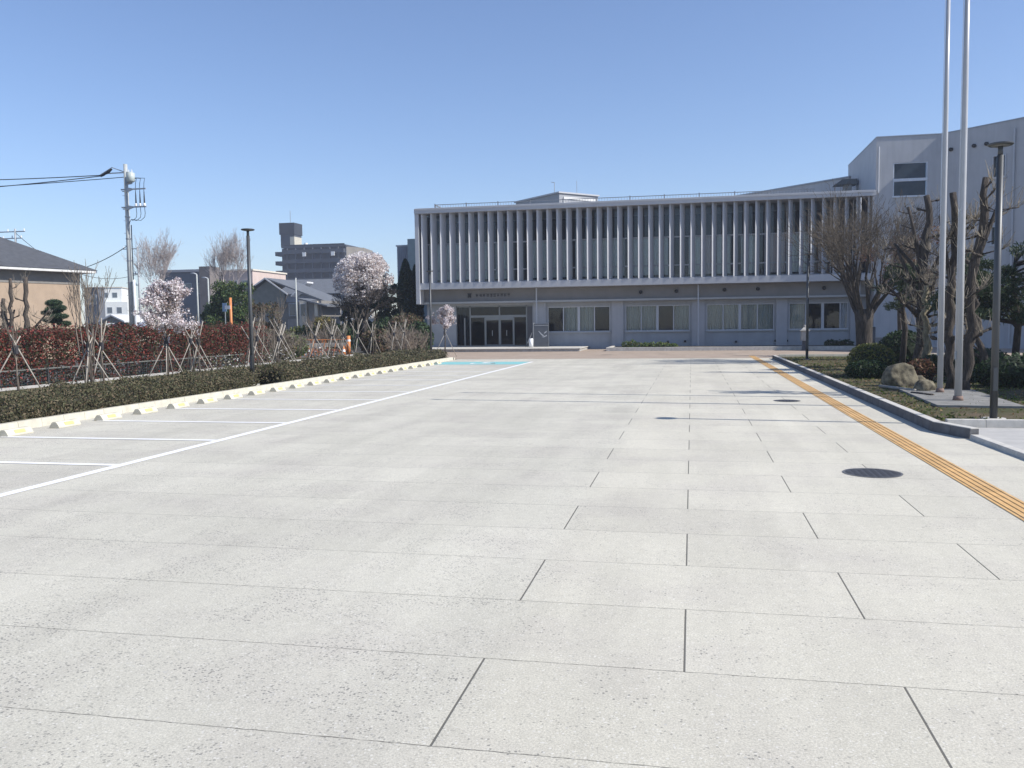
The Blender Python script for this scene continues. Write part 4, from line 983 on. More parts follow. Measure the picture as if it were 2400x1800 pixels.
# dry twiggy thickets between the saplings and the street
for k, (px, Y, hh) in enumerate([(566, 40, 1.7), (590, 43, 1.9), (618, 45, 1.5), (700, 52, 1.8), (862, 49, 1.9), (888, 50, 1.6)]):
    xx = at(px, 740, Y).x; t = thing('dry_shrub', 'leafless twiggy shrub among the saplings, %s from the left' % NTH[k], 'shrub', (xx, Y, 0), 'dry shrubs by the street')
    s_ = []; tp = []; rn = np.random.default_rng(600+k)
    for j in range(16): grow(rn, (xx+rn.normal()*.35, Y+rn.normal()*.3, 0), (rn.normal()*.3, rn.normal()*.3, 1), hh*.5, .014, 2, s_, tp, 3, .42, .15)
    if len(s_) > 1500: s_ = [s_[i] for i in rn.choice(len(s_), 1500, False)]
    twigmesh(s_, M('sapling_twig_bark', (.24, .20, .16)), 'branches', t, .007)
# white flowering shrubs near the far kerb
wf_ = LEAF('white_flower_petal', [(.66, .65, .62), (.18, .17, .10), (.10, .12, .05), (.45, .42, .38), (.16, .14, .08)], .7, .3)
for k, (xx, yy_) in enumerate([(-17.6, 29.5), (-18.6, 32.5), (-18.2, 35.2), (-19.0, 37.8), (-18.4, 40.6), (-18.8, 43.0)]):
    shrub('flowering_shrub', 'sparse shrub with white flowers behind the saplings, %s from the camera' % NTH[k], (xx, yy_, .42), (.75, 1.0, .5), 300, .04, wf_, 'shrub', 'white flowering shrubs by the street')
gb = LEAF('brownish_leaf', [(.10, .09, .045), (.14, .11, .07), (.07, .08, .035), (.16, .10, .07)])
for k, (px, Y, h, r) in enumerate([(575, 44, 1.7, 1.5), (620, 47, 1.4, 1.3), (655, 62, 1.9, 1.6), (700, 66, 2.6, 1.3), (735, 58, 1.9, 1.4), (840, 56, 2.3, 1.6), (880, 55, 2.6, 1.5), (815, 52, 1.6, 1.2), (905, 53.5, 2.0, 1.0)]):
    m_ = (gb, gl, LEAF('olive_leaf', [(.10, .12, .03), (.15, .16, .045), (.07, .09, .03)]), LEAF('ochre_leaf', [(.22, .17, .05), (.17, .15, .05), (.12, .12, .04)]), dg, dg, gb, gb, dg)[k]
    lab = ('brownish garden bush just right of the left lamp post', 'pale green bush among the saplings', 'olive green rounded bush before the tiled roofs', 'ochre leaved tall bush left of the big cherry tree', 'dark bush under the big cherry tree',
           'dark evergreen bush right of the big cherry tree', 'brown bush at the foot of the columnar cypress', 'brown leaved bush behind the saplings before the cypress', 'dark bush at the left end of the school building')[k]
    x = at(px, 740, Y).x; shrub('garden_bush', lab, (x, Y, h*.5), (r, r*.8, h*.55), 2600, .11, m_, 'bush', None, True)

# ---------------------------------------------------------------- utility poles and wires
def pole(name, label, x, y, h, r0, r1, mat, arms):
    t = thing(name, label, 'utility pole', (x, y, 0)); MB().tube([(x, y, 0), (x, y, h)], [r0, r1], 20).build('shaft', mat, t, True)
    return t
PX, PY = -35.6, 50.0
up = pole('utility_pole', 'tall grey concrete utility pole with crossarms above the red hedge', PX, PY, 12.38, .175, .12, M('pole_concrete', (.40, .42, .41), .8, .1, 3, grime=.3), 0)
def arm(x0, x1, z, y, t, r=.05): MB().box(x0, x1, y-r, y+r, z-r, z+r).build('crossarm', steel, t)
for z in (10.75, 9.62):
    q = MB(); q.box(PX-.25, PX+1.5, PY-.22, PY-.14, z-.04, z+.04); q.hexa([(PX+.1, PY-.24, z-.2), (PX+.6, PY-.24, z-.04), (PX+.6, PY-.16, z-.04), (PX+.1, PY-.16, z-.2), (PX+.1, PY-.24, z+.14), (PX+.6, PY-.24, z+.045), (PX+.6, PY-.16, z+.045), (PX+.1, PY-.16, z+.14)]); q.build('crossarm', steel, up)
    MB().tube([(PX-.3, PY, z-.08), (PX+.22, PY, z-.08)], .03, 6).build('clamp', steel, up)
for k in range(3):
    x = PX+.78+.3*k
    MB().tube([(x, PY-.18, 9.67), (x, PY-.18, 9.8), (x, PY-.18, 9.85)], [.09, .09, .03], 10).build('insulator', M('white_porcelain', (.8, .8, .8), .2), up)
    MB().tube([(x, PY-.18, 9.85), (x, PY-.18, 10.35), (x, PY-.18, 10.7)], [.05, .035, .015], 7).build('fuse', black, up)
    MB().tube([(x, PY-.18, 10.7), (x+.02, PY-.18, 11.1), (x+.1, PY-.18, 11.4), (PX+.4, PY-.1, 11.5)], .018, 5).build('lead_wire', black, up)
    MB().tube([(x, PY-.18, 9.58), (x+.03, PY-.18, 9.2), (x-.02, PY-.18, 8.95), (x-.3, PY-.18, 8.75), (PX+.4, PY-.18, 8.85), (PX+.16, PY-.1, 8.6)], .018, 5).build('lead_wire', black, up)
MB().tube([(PX+.2, PY-.15, 11.15), (PX+.5, PY-.15, 11.15+.02)], [.1, .1], 8).build('bracket', steel, up)
q = MB().tube([(PX+.52, PY-.25, 11.18), (PX+.52, PY-.25, 11.25), (PX+.52, PY-.25, 11.75), (PX+.52, PY-.25, 11.82)], [.16, .26, .26, .12], 18); q.build('transformer', M('pale_green_enamel', (.42, .47, .45), .4, .08, 3), up, True)
for dx in (-.12, .1): MB().tube([(PX+.52+dx, PY-.25, 11.8), (PX+.52+dx, PY-.25, 11.98)], [.03, .02], 6).build('insulator', M('white_porcelain', (.8, .8, .8)), up)
q = MB(); q.box(PX-1.5, PY and PX+.5, PY-.08, PY+.0, 11.82, 11.88); q.tube([(PX-.1, PY, 11.9), (PX-.9, PY-.1, 12.2), (PX-1.7, PY-.2, 11.75)], .03, 6); q.build('crossarm', steel, up)
for k in range(3): MB().tube([(PX-1.75+.2*k, PY-.1, 11.66+.09*k), (PX-1.55+.2*k, PY-.1, 11.78+.09*k), (PX-1.3+.2*k, PY-.1, 11.92+.09*k)], [.04, .1, .04], 8).build('insulator', black, up)
for z in (9.0, 7.6, 6.2, 4.8): MB().tube([(PX, PY, z), (PX, PY, z+.07)], [.165, .165], 20).build('band', steel, up)
for z in np.arange(4, 10.5, .8): MB().tube([(PX-.3, PY, z), (PX-.12, PY, z)], .012, 5).build('step_bolt', steel, up)
cp = thing('cable_riser', 'white conduit post standing right against the tall utility pole', 'conduit', (PX+.33, PY-.1, 0))
MB().tube([(PX+.36, PY-.1, 0), (PX+.34, PY-.1, 5.0)], .085, 10).build('pipe', M('white_conduit', (.6, .62, .64)), cp, True)
MB().tube([(PX+.3, PY-.1, 5.0), (PX+.28, PY-.05, 8.5)], .03, 6).build('cable', black, cp)
def wire(name, label, a, b_, sag, r=.022, par=None):
    pts = []
    for i in range(25):
        k = i/24; p = Vector(a).lerp(Vector(b_), k); p.z -= sag*4*k*(1-k); pts.append(p)
    t = MB().tube(pts, r, 5).build(name, black, par)
    if par is None: tag(t, label, 'cable', 'overhead cables')
    return t
wire('overhead_cable', 'upper overhead cable leaving the tall utility pole to the left edge', (PX-1.7, PY-.1, 11.75), (-75, 45, 13.4), .7, .03)
wire('overhead_cable', 'middle overhead cable running left from the tall utility pole', (PX-1.7, PY-.1, 11.7), (-75, 52, 12.4), .6, .03)
wire('overhead_cable', 'lower overhead cable running left from the tall utility pole', (PX-.1, PY-.1, 11.55), (-75, 46, 11.6), .5, .025)
wire('overhead_cable', 'cable sagging from the tall utility pole down behind the beige house', (PX-.1, PY, 7.2), (-48, 58, 6.3), .5, .025)
def smallpole(label, x, y, h, arms, r=.14, m=None):
    t = thing('utility_pole', label, 'utility pole', (x, y, 0)); MB().tube([(x, y, 0), (x, y, h)], [r, r*.7], 12).build('shaft', m or M('pole_concrete_far', (.36, .38, .39)), t, True)
    for z, a, b_ in arms:
        MB().box(x+a, x+b_, y-.05, y+.05, z-.05, z+.05).build('crossarm', steel, t)
        for k in np.linspace(a+.1, b_-.1, 3): MB().tube([(x+k, y, z+.05), (x+k, y, z+.3)], [.07, .05], 6).build('insulator', M('white_porcelain', (.8, .8, .8)), t)
    return t
p1 = at(304, 700, 90); p2 = at(40, 640, 80)
smallpole('distant utility pole with a bracketed ladder of arms right of the tall pole', p1.x, 90, 11.3, [(11.1, -1.9, .1), (8.2, -.9, .1), (6.9, -.9, .1)])
smallpole('distant utility pole with two crossarms rising behind the beige roof', p2.x, 80, 12.6, [(12.3, -3, 1.2), (11.6, -1.6, .8)])
wire('overhead_cable', 'far cable descending right from the pole behind the beige roof', (p2.x, 80, 12.2), (p1.x, 90, 8.2), 2.2, .03)
wire('overhead_cable', 'far cable leaving the pole behind the beige roof to the left', (p2.x-2, 80, 12.35), (p2.x-40, 78, 13), .5, .03)
for px, Y, zt, lab in ((427, 70, 6.6, 'thin grey pole in front of the dark flat-roofed building'), (451, 70, 6.2, 'thin pale street pole with small lamp right of the dark building')):
    x = at(px, 650, Y).x; t = thing('street_pole', lab, 'pole', (x, Y, 0)); MB().tube([(x, Y, 0), (x, Y, zt)], [.09, .06], 10).build('shaft', M('pale_pole_paint', (.42, .44, .42)), t, True)
    MB().tube([(x, Y, zt), (x-.25, Y, zt+.1), (x-.6, Y, zt+.12)], [.05, .06, .04], 8).build('lamp_head', framem, t, True)
x = at(641, 680, 70).x
t = thing('street_pole', 'thin grey pole standing before the gabled dark house', 'pole', (x, 70, 0)); MB().tube([(x, 70, 0), (x, 70, 6.0)], [.08, .06], 10).build('shaft', M('pale_pole_paint', (.42, .44, .42)), t, True)
MB().tube([(x, 70, 6.0), (x, 70, 6.08)], [.07, .03], 10).build('cap', steel, t)
# orange marker pole with blue sign
x = at(499, 690, 46).x; t = thing('marker_pole', 'bright orange pole with a short arm above the red hedge', 'pole', (x, 46, 0))
MB().tube([(x, 46, 0), (x, 46, at(499, 643, 46).z)], [.085, .075], 12).build('shaft', orange, t, True)
zz = at(499, 662, 46).z; MB().box(x-.28, x+.05, 45.84, 45.89, zz-.16, zz+.05).build('arm_plate', framem, t)
xb2 = at(487, 690, 46.5).x; t = thing('blue_sign', 'small blue sign on a post beside the orange pole', 'sign', (xb2, 46.5, 0)); zz = at(487, 662, 46.5).z
MB().tube([(xb2, 46.5, 0), (xb2, 46.5, zz+.2)], .03, 8).build('post', steel, t); MB().box(xb2-.13, xb2+.13, 46.42, 46.46, zz-.3, zz+.2).build('sign_plate', M('faded_blue_paint', (.16, .25, .38)), t)
# ---------------------------------------------------------------- street works
def barrier(x, y, k):
    t = thing('construction_barrier', 'orange construction barrier with pale board behind the saplings, %s from the left' % NTH[k], 'barrier', (x, y, 0), 'orange construction barriers across the street')
    for s in (-.85, .85):
        MB().tube([(x+s-.1, y-.35, 0), (x+s, y, 1.0), (x+s+.1, y+.35, 0)], .025, 6).build('leg', orange, t)
    MB().box(x-1.0, x+1.0, y-.045, y-.03, .55, .8).build('board', M('cream_board', (.66, .60, .48), .6), t)
    MB().tube([(x-.95, y, 1.0), (x+.95, y, 1.0)], .025, 6).build('top_rail', orange, t)
    MB().box(x-1.0, x+1.0, y-.045, y-.03, .28, .42).build('lower_rail', M('faded_red_board', (.5, .2, .16), .6), t)
for k, (px, Y) in enumerate([(652, 50), (676, 50.6), (700, 51), (724, 51.4)]): barrier(at(px, 750, Y).x, Y, k)
def cone(x, y, k):
    t = thing('traffic_cone', 'orange traffic cone near the construction barriers, %s from the left' % NTH[k], 'traffic cone', (x, y, 0), 'orange traffic cones')
    MB().tube([(x, y, .03), (x, y, .7)], [.16, .03], 14).build('body', orange, t, True); MB().box(x-.19, x+.19, y-.19, y+.19, 0, .03).build('base', orange, t)
    MB().tube([(x, y, .3), (x, y, .45)], [.112, .08], 14).build('stripe', paint_w, t)
for k, (px, Y) in enumerate([(612, 47), (640, 48.5), (668, 48.8), (690, 57), (742, 49)]): cone(at(px, 750, Y).x, Y, k)
x = at(753, 745, 50).x; t = thing('orange_bollard', 'upright orange guard post right of the construction barriers', 'post', (x, 50, 0))
MB().tube([(x, 50, 0), (x, 50, 1.25)], .12, 14).build('post', orange, t, True); MB().tube([(x, 50, .9), (x, 50, 1.02)], .125, 14).build('band', paint_w, t)
q = thing('low_wall', 'long pale low wall at the street corner behind the saplings', 'wall', (-24, 60, 0))
MB().box(-40, -19.6, 60, 60.3, 0, .7).build('wall', M('low_wall_concrete', (.3, .3, .28), .85, .2, 2, grime=.4), q); MB().box(-40, -19.6, 59.96, 60.34, .703, .76).build('coping', conc, q)

# ---------------------------------------------------------------- houses and far buildings
def gable(mb, x0, x1, y0, y1, ze, zr, ov=.5):  # ridge along x
    ym = (y0+y1)/2; a = (x0-ov, x1+ov); t_ = .15
    for s, yy in ((-1, y0-ov), (1, y1+ov)):
        mb.add([(a[0], yy, ze-.15), (a[1], yy, ze-.15), (a[1], ym, zr), (a[0], ym, zr), (a[0], yy, ze-.15+t_), (a[1], yy, ze-.15+t_), (a[1], ym, zr+t_), (a[0], ym, zr+t_)],
               [(0, 1, 2, 3), (4, 5, 6, 7), (0, 1, 5, 4), (0, 3, 7, 4), (1, 2, 6, 5)])
def hip(mb, x0, x1, y0, y1, ze, zr, ov=.6, run=None):
    x0 -= ov; x1 += ov; y0 -= ov; y1 += ov; ym = (y0+y1)/2; rn_ = run if run else (y1-y0)/2
    a, b_ = (x0+rn_, ym, zr), (x1-rn_, ym, zr); c = [(x0, y0, ze), (x1, y0, ze), (x1, y1, ze), (x0, y1, ze)]; lo = [(p[0], p[1], ze-.22) for p in c]
    mb.add(c+[a, b_]+lo, [(0, 1, 5, 4), (1, 2, 5), (2, 3, 4, 5), (3, 0, 4), (6, 7, 1, 0), (7, 8, 2, 1), (8, 9, 3, 2), (9, 6, 0, 3), (9, 8, 7, 6)])
def win(par, x0, x1, y, z0, z1, fm=framem):
    q = MB(); q.box(x0-.06, x1+.06, y-.06, y-.004, z0-.06, z1+.06); o = q.build('window', fm, par)
    MB().box(x0, x1, y-.075, y-.062, z0, z1).build('pane', M('far_window_glass', (.08, .10, .12), .12, .05, 1, spec=.8), o)
# big beige house at the left edge (its front and side)
h = thing('beige_house', 'beige rendered house with charcoal hipped roof at the left edge', 'house', (-48, 53, 0))
A = (-39.1, 49.7)                             # far right corner; the sunlit wall runs from here toward the camera side
ua = Vector((-.32, -.947)); va = Vector((-.947, .32))
q = MB(); q.obox(A, ua, va, 0, 20, 0, 10, 0, 5.25); bmfix(q).build('wall', beige, h)
q = MB(); q.obox(A, ua, va, -.02, 20, -.03, 10.02, 4.75, 5.5); bmfix(q).build('shaded_eave_band', shade_trim, h)  # grey band: shade under the eave put into the colour
q = MB(); q.obox(A, ua, va, -.75, 20.7, -.75, 10.7, 5.50, 5.66); bmfix(q).build('gutter', M('white_gutter', (.62, .62, .60), .5), h)
def oa(s, t_, z): return (A[0]+ua.x*s+va.x*t_, A[1]+ua.y*s+va.y*t_, z)
q = MB().add([oa(-.8, -.8, 5.67), oa(20.8, -.8, 5.67), oa(20.8, 10.8, 5.67), oa(-.8, 10.8, 5.67), oa(5.0, 5.0, 8.75), oa(15, 5.0, 8.75)], [(0, 1, 5, 4), (1, 2, 5), (2, 3, 4, 5), (3, 0, 4), (3, 2, 1, 0)])
bmfix(q).build('roof', rooft, h)
q = MB(); q.obox(A, ua, va, 7.0, 7.6, -.2, -.005, 4.35, 4.72); bmfix(q).build('wall_vent', bluew, h)
# dark flat building with pinkish stair tower
h = thing('flat_roofed_building', 'dark grey flat roofed building behind the blossoming young tree', 'building', (-81, 130, 0))
MB().box(-87, -77.5, 130, 142, 0, 11.1).build('wall', M('dark_grey_siding', (.12, .13, .15), .8, .1, .5), h); MB().box(-87.3, -77.2, 129.7, 142.3, 11.1, 11.5).build('roof', M('roof_edge_grey', (.3, .3, .32)), h)
MB().box(-78.5, -76.6, 128, 131, 0, 11.8).build('stair_tower', M('dark_brown_tile', (.16, .14, .13), .8, .2, .8), h)
for k in range(3): win(h, -85+2.4*k, -83.6+2.4*k, 130, 7.6, 9.2)
h = thing('pink_building', 'pinkish apartment house behind the bare tree left of the lamp', 'building', (-74, 134, 0))
MB().box(-76.5, -71.2, 132, 144, 0, 11.2).build('wall', pinkw, h); MB().box(-76.7, -71, 131.8, 144.2, 11.2, 11.45).build('roof', cream, h)
for k in range(2):
    for z in (5.2, 8.2): win(h, -75.4+2.4*k, -74+2.4*k, 132, z, z+1.4)
MB().box(-76.2, -71.4, 131.4, 131.99, 7.2, 7.3).build('balcony', cream, h)
# far white building and neighbours
h = thing('white_building', 'far white building with small windows left of the utility pole', 'building', (-134, 180, 0))
MB().box(-139.5, -130, 180, 190, 0, 8.2).build('wall', M('bright_white_render', (.7, .71, .68), .8, .05, .5), h)
MB().box(-138.5, -131.6, 182, 190, 8.2, 11.6).build('upper_wall', M('bright_white_render', (.7, .71, .68)), h); MB().box(-138.7, -131.4, 181.8, 190.2, 11.6, 11.8).build('roof', cream, h)
for k in range(4): win(h, -138.6+2.1*k, -137.6+2.1*k, 180, 5.6, 6.9)
h.rotation_euler = (0, 0, R(24))
for k in range(3): win(h, -137.6+2.0*k, -136.6+2.0*k, 182, 9.3, 10.4)
h = thing('grey_building', 'narrow dark grey building beside the far white building', 'building', (-92, 120, 0))
MB().box(-93.6, -91.2, 120, 121.5, 0, 8.2).build('wall', M('dark_grey_siding', (.12, .13, .15)), h); MB().box(-93.7, -91.1, 119.9, 121.6, 8.2, 8.4).build('roof', rooft, h)
win(h, -93.2, -92.6, 120, 5.8, 7.2); win(h, -92.2, -91.6, 120, 5.8, 7.2)
h = thing('blue_grey_house', 'small house with blue grey roof and white gable left of the utility pole', 'house', (-62, 85, 0))
a = at(222, 712, 85).x; b_ = at(296, 712, 85).x
MB().box(a+.4, b_-.2, 85, 91, 0, 1.5).build('wall', cream, h); q = MB(); q.hexa([(a, 84.4, 1.35), (b_, 84.4, 1.35), (b_, 88, 2.75), (a, 88, 2.75), (a, 84.4, 1.45), (b_, 84.4, 1.45), (b_, 88, 2.85), (a, 88, 2.85)]); q.build('roof', M('blue_grey_roof', (.22, .26, .33), .5, .05, 1), h)
MB().box(a+.4, b_-.2, 87.5, 91, 1.505, 2.7).build('upper_wall', cream, h)
q = MB(); xm = at(262, 700, 86).x; q.hexa([(xm-1.7, 84.2, 2.55), (xm, 84.2, 3.3), (xm, 90, 3.3), (xm-1.7, 90, 2.55), (xm-1.7, 84.2, 2.7), (xm, 84.2, 3.45), (xm, 90, 3.45), (xm-1.7, 90, 2.7)]); q.hexa([(xm+.002, 84.2, 3.3), (xm+1.7, 84.2, 2.55), (xm+1.7, 90, 2.55), (xm+.002, 90, 3.3), (xm+.002, 84.2, 3.45), (xm+1.7, 84.2, 2.7), (xm+1.7, 90, 2.7), (xm+.002, 90, 3.45)]); q.build('gable_roof', M('white_barge', (.6, .6, .6)), h)
q = MB(); q.add([(xm-1.5, 84.5, 2.5), (xm+1.5, 84.5, 2.5), (xm, 84.5, 3.28)], [(0, 1, 2)]); q.build('gable_wall', shade_trim, h)
# centre house with gable and dark hip roof
def cx_(px, Y): return at(px, 650, Y).x
h = thing('gabled_house', 'dark tiled house with white trimmed gable and beige corner window', 'house', (-46, 90, 0))
x0, x1 = cx_(540, 90), cx_(660, 90)
MB().box(x0, x1, 90, 100, 0, 4.6).build('wall', shade_trim, h)
g0, g1, gm_ = cx_(540, 89.5), cx_(614, 89.5), cx_(577, 89.5)
q = MB(); q.add([(g0, 89.6, 5.6), (g1, 89.6, 5.6), (gm_, 89.6, 7.05)], [(0, 1, 2)]); q.box(g0, g1, 89.6, 90, 4.0, 5.6); q.build('gable_wall', M('olive_grey_siding', (.20, .20, .175), .8, .1, 2), h)
q = MB(); t_ = .14
q.hexa([(g0-.8, 89.2, 5.45), (g0-.8, 96, 5.45), (gm_, 96, 7.2), (gm_, 89.2, 7.2), (g0-.8, 89.2, 5.6), (g0-.8, 96, 5.6), (gm_, 96, 7.35), (gm_, 89.2, 7.35)])
q.hexa([(gm_+.002, 89.2, 7.2), (gm_+.002, 96, 7.2), (g1+5.4, 96, 4.35), (g1+5.4, 89.2, 4.35), (gm_+.002, 89.2, 7.35), (gm_+.002, 96, 7.35), (g1+5.4, 96, 4.5), (g1+5.4, 89.2, 4.5)])
bmfix(q).build('roof', roofb, h)
q = MB(); q.hexa([(g0-.8, 89.1, 5.42), (g0-.8, 89.19, 5.42), (gm_, 89.19, 7.18), (gm_, 89.1, 7.18), (g0-.8, 89.1, 5.6), (g0-.8, 89.19, 5.6), (gm_, 89.19, 7.36), (gm_, 89.1, 7.36)])
q.hexa([(gm_+.002, 89.1, 7.18), (gm_+.002, 89.19, 7.18), (g1+.6, 89.19, 5.35), (g1+.6, 89.1, 5.35), (gm_+.002, 89.1, 7.36), (gm_+.002, 89.19, 7.36), (g1+.6, 89.19, 5.5), (g1+.6, 89.1, 5.5)]); q.build('barge_board', M('white_barge', (.6, .6, .6)), h)
b0, b1 = cx_(644, 88), cx_(661, 88)
MB().box(b0, b1, 88.2, 90, 0, 4.7).build('corner_bay', cream, h); win(h, b0+.2, b1-.2, 88.2, 3.0, 4.3, M('white_barge', (.6, .6, .6)))
MB().box(cx_(615, 89), cx_(643, 89), 89.6, 89.995, 0, 2.7).build('lower_wall', M('grey_brown_render', (.3, .27, .25), .8), h); win(h, cx_(617, 89), cx_(632, 89), 89.9, 3.1, 4.4)
h = thing('grey_roofed_house', 'long grey tiled house behind the gabled house, left of the cherry tree', 'house', (-50, 112, 0))
x0, x1 = cx_(560, 112), cx_(745, 112)
MB().box(x0, x1, 112, 122, 0, 6.4).build('wall', bluew, h); q = MB(); gable(q, x0, x1, 112, 122, 6.4, 8.5); q.build('roof', roofb, h)
q = MB(); xm = cx_(668, 110); q.hexa([(xm-2.2, 109, 5.9), (xm+.2, 109, 7.7), (xm+.2, 111, 7.7), (xm-2.2, 111, 5.9), (xm-2.2, 109, 6.1), (xm+.2, 109, 7.9), (xm+.2, 111, 7.9), (xm-2.2, 111, 6.1)]); q.build('barge_board', M('white_barge', (.6, .6, .6)), h)
for k in range(3): win(h, x0+6+4*k, x0+7.6+4*k, 112, 4, 5.4)
h = thing('small_house', 'small beige house half hidden by bushes right of the gabled house', 'house', (-40, 86, 0))
x0, x1 = cx_(666, 86), cx_(694, 86); MB().box(x0, x1, 86, 91, 0, 4.6).build('wall', shade_trim, h); MB().box(x0+.8, x0+1.15, 85.7, 85.99, 2.9, 4.5).build('corner_post', cream, h)
q = MB(); q.hexa([(x0-1, 85.2, 4.75), (x1+1, 85.2, 3.9), (x1+1, 91, 3.9), (x0-1, 91, 4.75), (x0-1, 85.2, 4.9), (x1+1, 85.2, 4.05), (x1+1, 91, 4.05), (x0-1, 91, 4.9)]); q.build('roof', roofb, h)
MB().box(x0+.9, x0+2.2, 85.6, 85.99, .5, 2.2).build('porch', beige, h)
h = thing('white_shed', 'bright white shed glimpsed under the big cherry tree', 'shed', (-27.5, 74, 0))
x0, x1 = cx_(793, 74), cx_(813, 74); MB().box(x0, x1, 74, 77, 0, 2.45).build('wall', M('bright_white_render', (.7, .71, .68)), h); MB().box(x0-.1, x1+.1, 73.9, 77.1, 2.453, 2.55).build('roof', cream, h)
h = thing('grey_apartment_block', 'blue grey block behind the cypress at the left end of the school', 'building', (-29, 85, 0))
x0, x1, x2 = cx_(860, 86), cx_(886, 86), cx_(906, 86)
MB().box(x0, x1, 86, 95, 0, 10.0).build('wall', bluew, h); MB().box(x1, x2+1, 85.5, 95, 0, 10.7).build('stair_tower', M('teal_grey_siding', (.14, .19, .22), .8), h); MB().box(x0-.1, x1, 85.9, 95.1, 10.0, 10.15).build('roof', M('zinc_coping', (.33, .37, .42)), h)
for k in range(8): MB().box(x0+.2+k*.2, x0+.24+k*.2, 85.94, 85.998, 7.5, 9.7).build('louvre', M('roof_edge_grey', (.3, .3, .32)), h)
# apartment tower block far away
h = thing('apartment_block', 'large dark apartment block with balconies and rooftop tower in the distance', 'apartment block', (-112, 245, 0))
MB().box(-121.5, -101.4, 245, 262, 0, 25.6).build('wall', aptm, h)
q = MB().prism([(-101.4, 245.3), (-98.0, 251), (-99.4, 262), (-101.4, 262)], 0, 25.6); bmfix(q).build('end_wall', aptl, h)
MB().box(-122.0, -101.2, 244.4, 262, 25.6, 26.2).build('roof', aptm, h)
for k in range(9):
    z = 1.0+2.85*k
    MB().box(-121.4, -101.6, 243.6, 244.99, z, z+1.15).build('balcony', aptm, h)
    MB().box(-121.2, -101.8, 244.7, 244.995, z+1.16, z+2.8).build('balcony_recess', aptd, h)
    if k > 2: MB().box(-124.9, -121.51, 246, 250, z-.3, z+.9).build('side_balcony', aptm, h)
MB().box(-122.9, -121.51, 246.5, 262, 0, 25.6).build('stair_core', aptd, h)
q = MB()
for x in np.arange(-120, -102, 2.75): q.box(x-.12, x+.12, 243.7, 244.69, 1, 25.5)
q.build('party_wall', aptm, h)
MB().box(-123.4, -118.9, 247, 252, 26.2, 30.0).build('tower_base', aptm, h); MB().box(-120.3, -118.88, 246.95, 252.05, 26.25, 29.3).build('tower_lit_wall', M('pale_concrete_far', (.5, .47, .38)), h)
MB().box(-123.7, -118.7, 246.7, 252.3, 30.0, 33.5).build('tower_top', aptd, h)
MB().tube([(-121, 249, 33.5), (-121, 249, 37.5)], .08, 5).build('antenna', steel, h)
for x in (-114.2, -105.0): MB().box(x-.55, x+.55, 243.4, 243.59, 22.9, 24.1).build('satellite_dish', paint_w, h)
MB().tube([(-114.7, 246, 26.2), (-114.7, 246, 27.1)], [.6, .5], 10).build('roof_tank', paint_w, h)

# ---------------------------------------------------------------- trees on the left
def bigtree(name, label, x, y, trunk_h, segL, seed, kid, ang, lvl, r, blossom=None, bmat=None, bsz=.09, per=5, trop=.2, mat=barkl, minr=.02, cap=14000, spread=.2, shrink=.68):
    rn = np.random.default_rng(seed); t = thing(name, label, 'tree', (x, y, 0)); s_ = []; tp = []
    tk = MB().tube([(x, y, 0), (x+.05, y, trunk_h*.6), (x, y, trunk_h)], [r*1.25, r, r*.9], 10)
    for k in range(4 if lvl > 2 else 3):
        a = 6.28*k/4+rn.normal()*.3; grow(rn, (x, y, trunk_h*rn.uniform(.75, 1)), (math.cos(a)*ang, math.sin(a)*ang, 1), segL, r*.6, lvl, s_, tp, kid, ang, trop, .6, shrink, .12)
    for p, q_, a, b__ in [s for s in s_ if s[2] > .04]: tk.tube([p, q_], [a, b__], 5, False)
    tk.build('trunk', mat if not blossom else barkd, t, True); sm = [s for s in s_ if s[2] <= .04]
    if len(sm) > cap: sm = [sm[i] for i in rn.choice(len(sm), cap, False)]
    twigmesh(sm, mat, 'twigs' if blossom else 'crown', t, minr)
    if blossom:
        Pt = np.array([tuple(p) for p in tp]); Pt = Pt[rn.choice(len(Pt), min(blossom, len(Pt)), False)]
        P = np.repeat(Pt, per, 0)+rn.normal(0, .13, (len(Pt)*per, 3)); leaves(P, bsz, rn, bmat, 'blossom', t, .8, .5)
    return t
twg = M('pale_far_twig', (.46, .40, .37), .9, .15, 2)
x = at(347, 650, 75).x; bigtree('bare_tree', 'tall feathery leafless tree behind the blossoming young tree', x, 75, 4.4, 2.5, 201, 3, .42, 4, .16, mat=twg, minr=.009, cap=5200, trop=.3, shrink=.72)
x = at(486, 650, 75).x; bigtree('bare_tree', 'tall feathery leafless tree between the pink building and the lamp', x, 75, 4.4, 2.45, 202, 3, .42, 4, .16, mat=twg, minr=.009, cap=5200, trop=.3, shrink=.72)
# big cherry tree
x = at(786, 650, 59).x
ct = thing('cherry_tree', 'large cherry tree in full pale pink bloom beyond the saplings', 'tree', (x, 59, 0)); rn = np.random.default_rng(77)
s_ = []; tp = []; tk = MB().tube([(x, 59, 0), (x+.1, 59, 1.2), (x, 59, 2.4)], [.3, .24, .22], 10)
for k in range(7):
    a = 6.28*k/7; grow(rn, (x, 59, rn.uniform(1.8, 2.5)), (math.cos(a)*.75, math.sin(a)*.75, .8), 1.35, .12, 4, s_, tp, 3, .5, .1, .6, .66, .12)
for p, q_, a, b__ in [s for s in s_ if s[2] > .04]: tk.tube([p, q_], [a, b__], 5, False)
tk.build('trunk', barkd, ct, True); sm = [s for s in s_ if s[2] <= .04]; sm = [sm[i] for i in rn.choice(len(sm), min(len(sm), 8000), False)]; twigmesh(sm, barkd, 'twigs', ct, .01)
cs = [blobpts(rn, (x+rn.normal()*.95, 59+rn.normal()*.9, 5.2+rn.normal()*.75), (.62, .6, .42), 520, .5) for _ in range(46)]
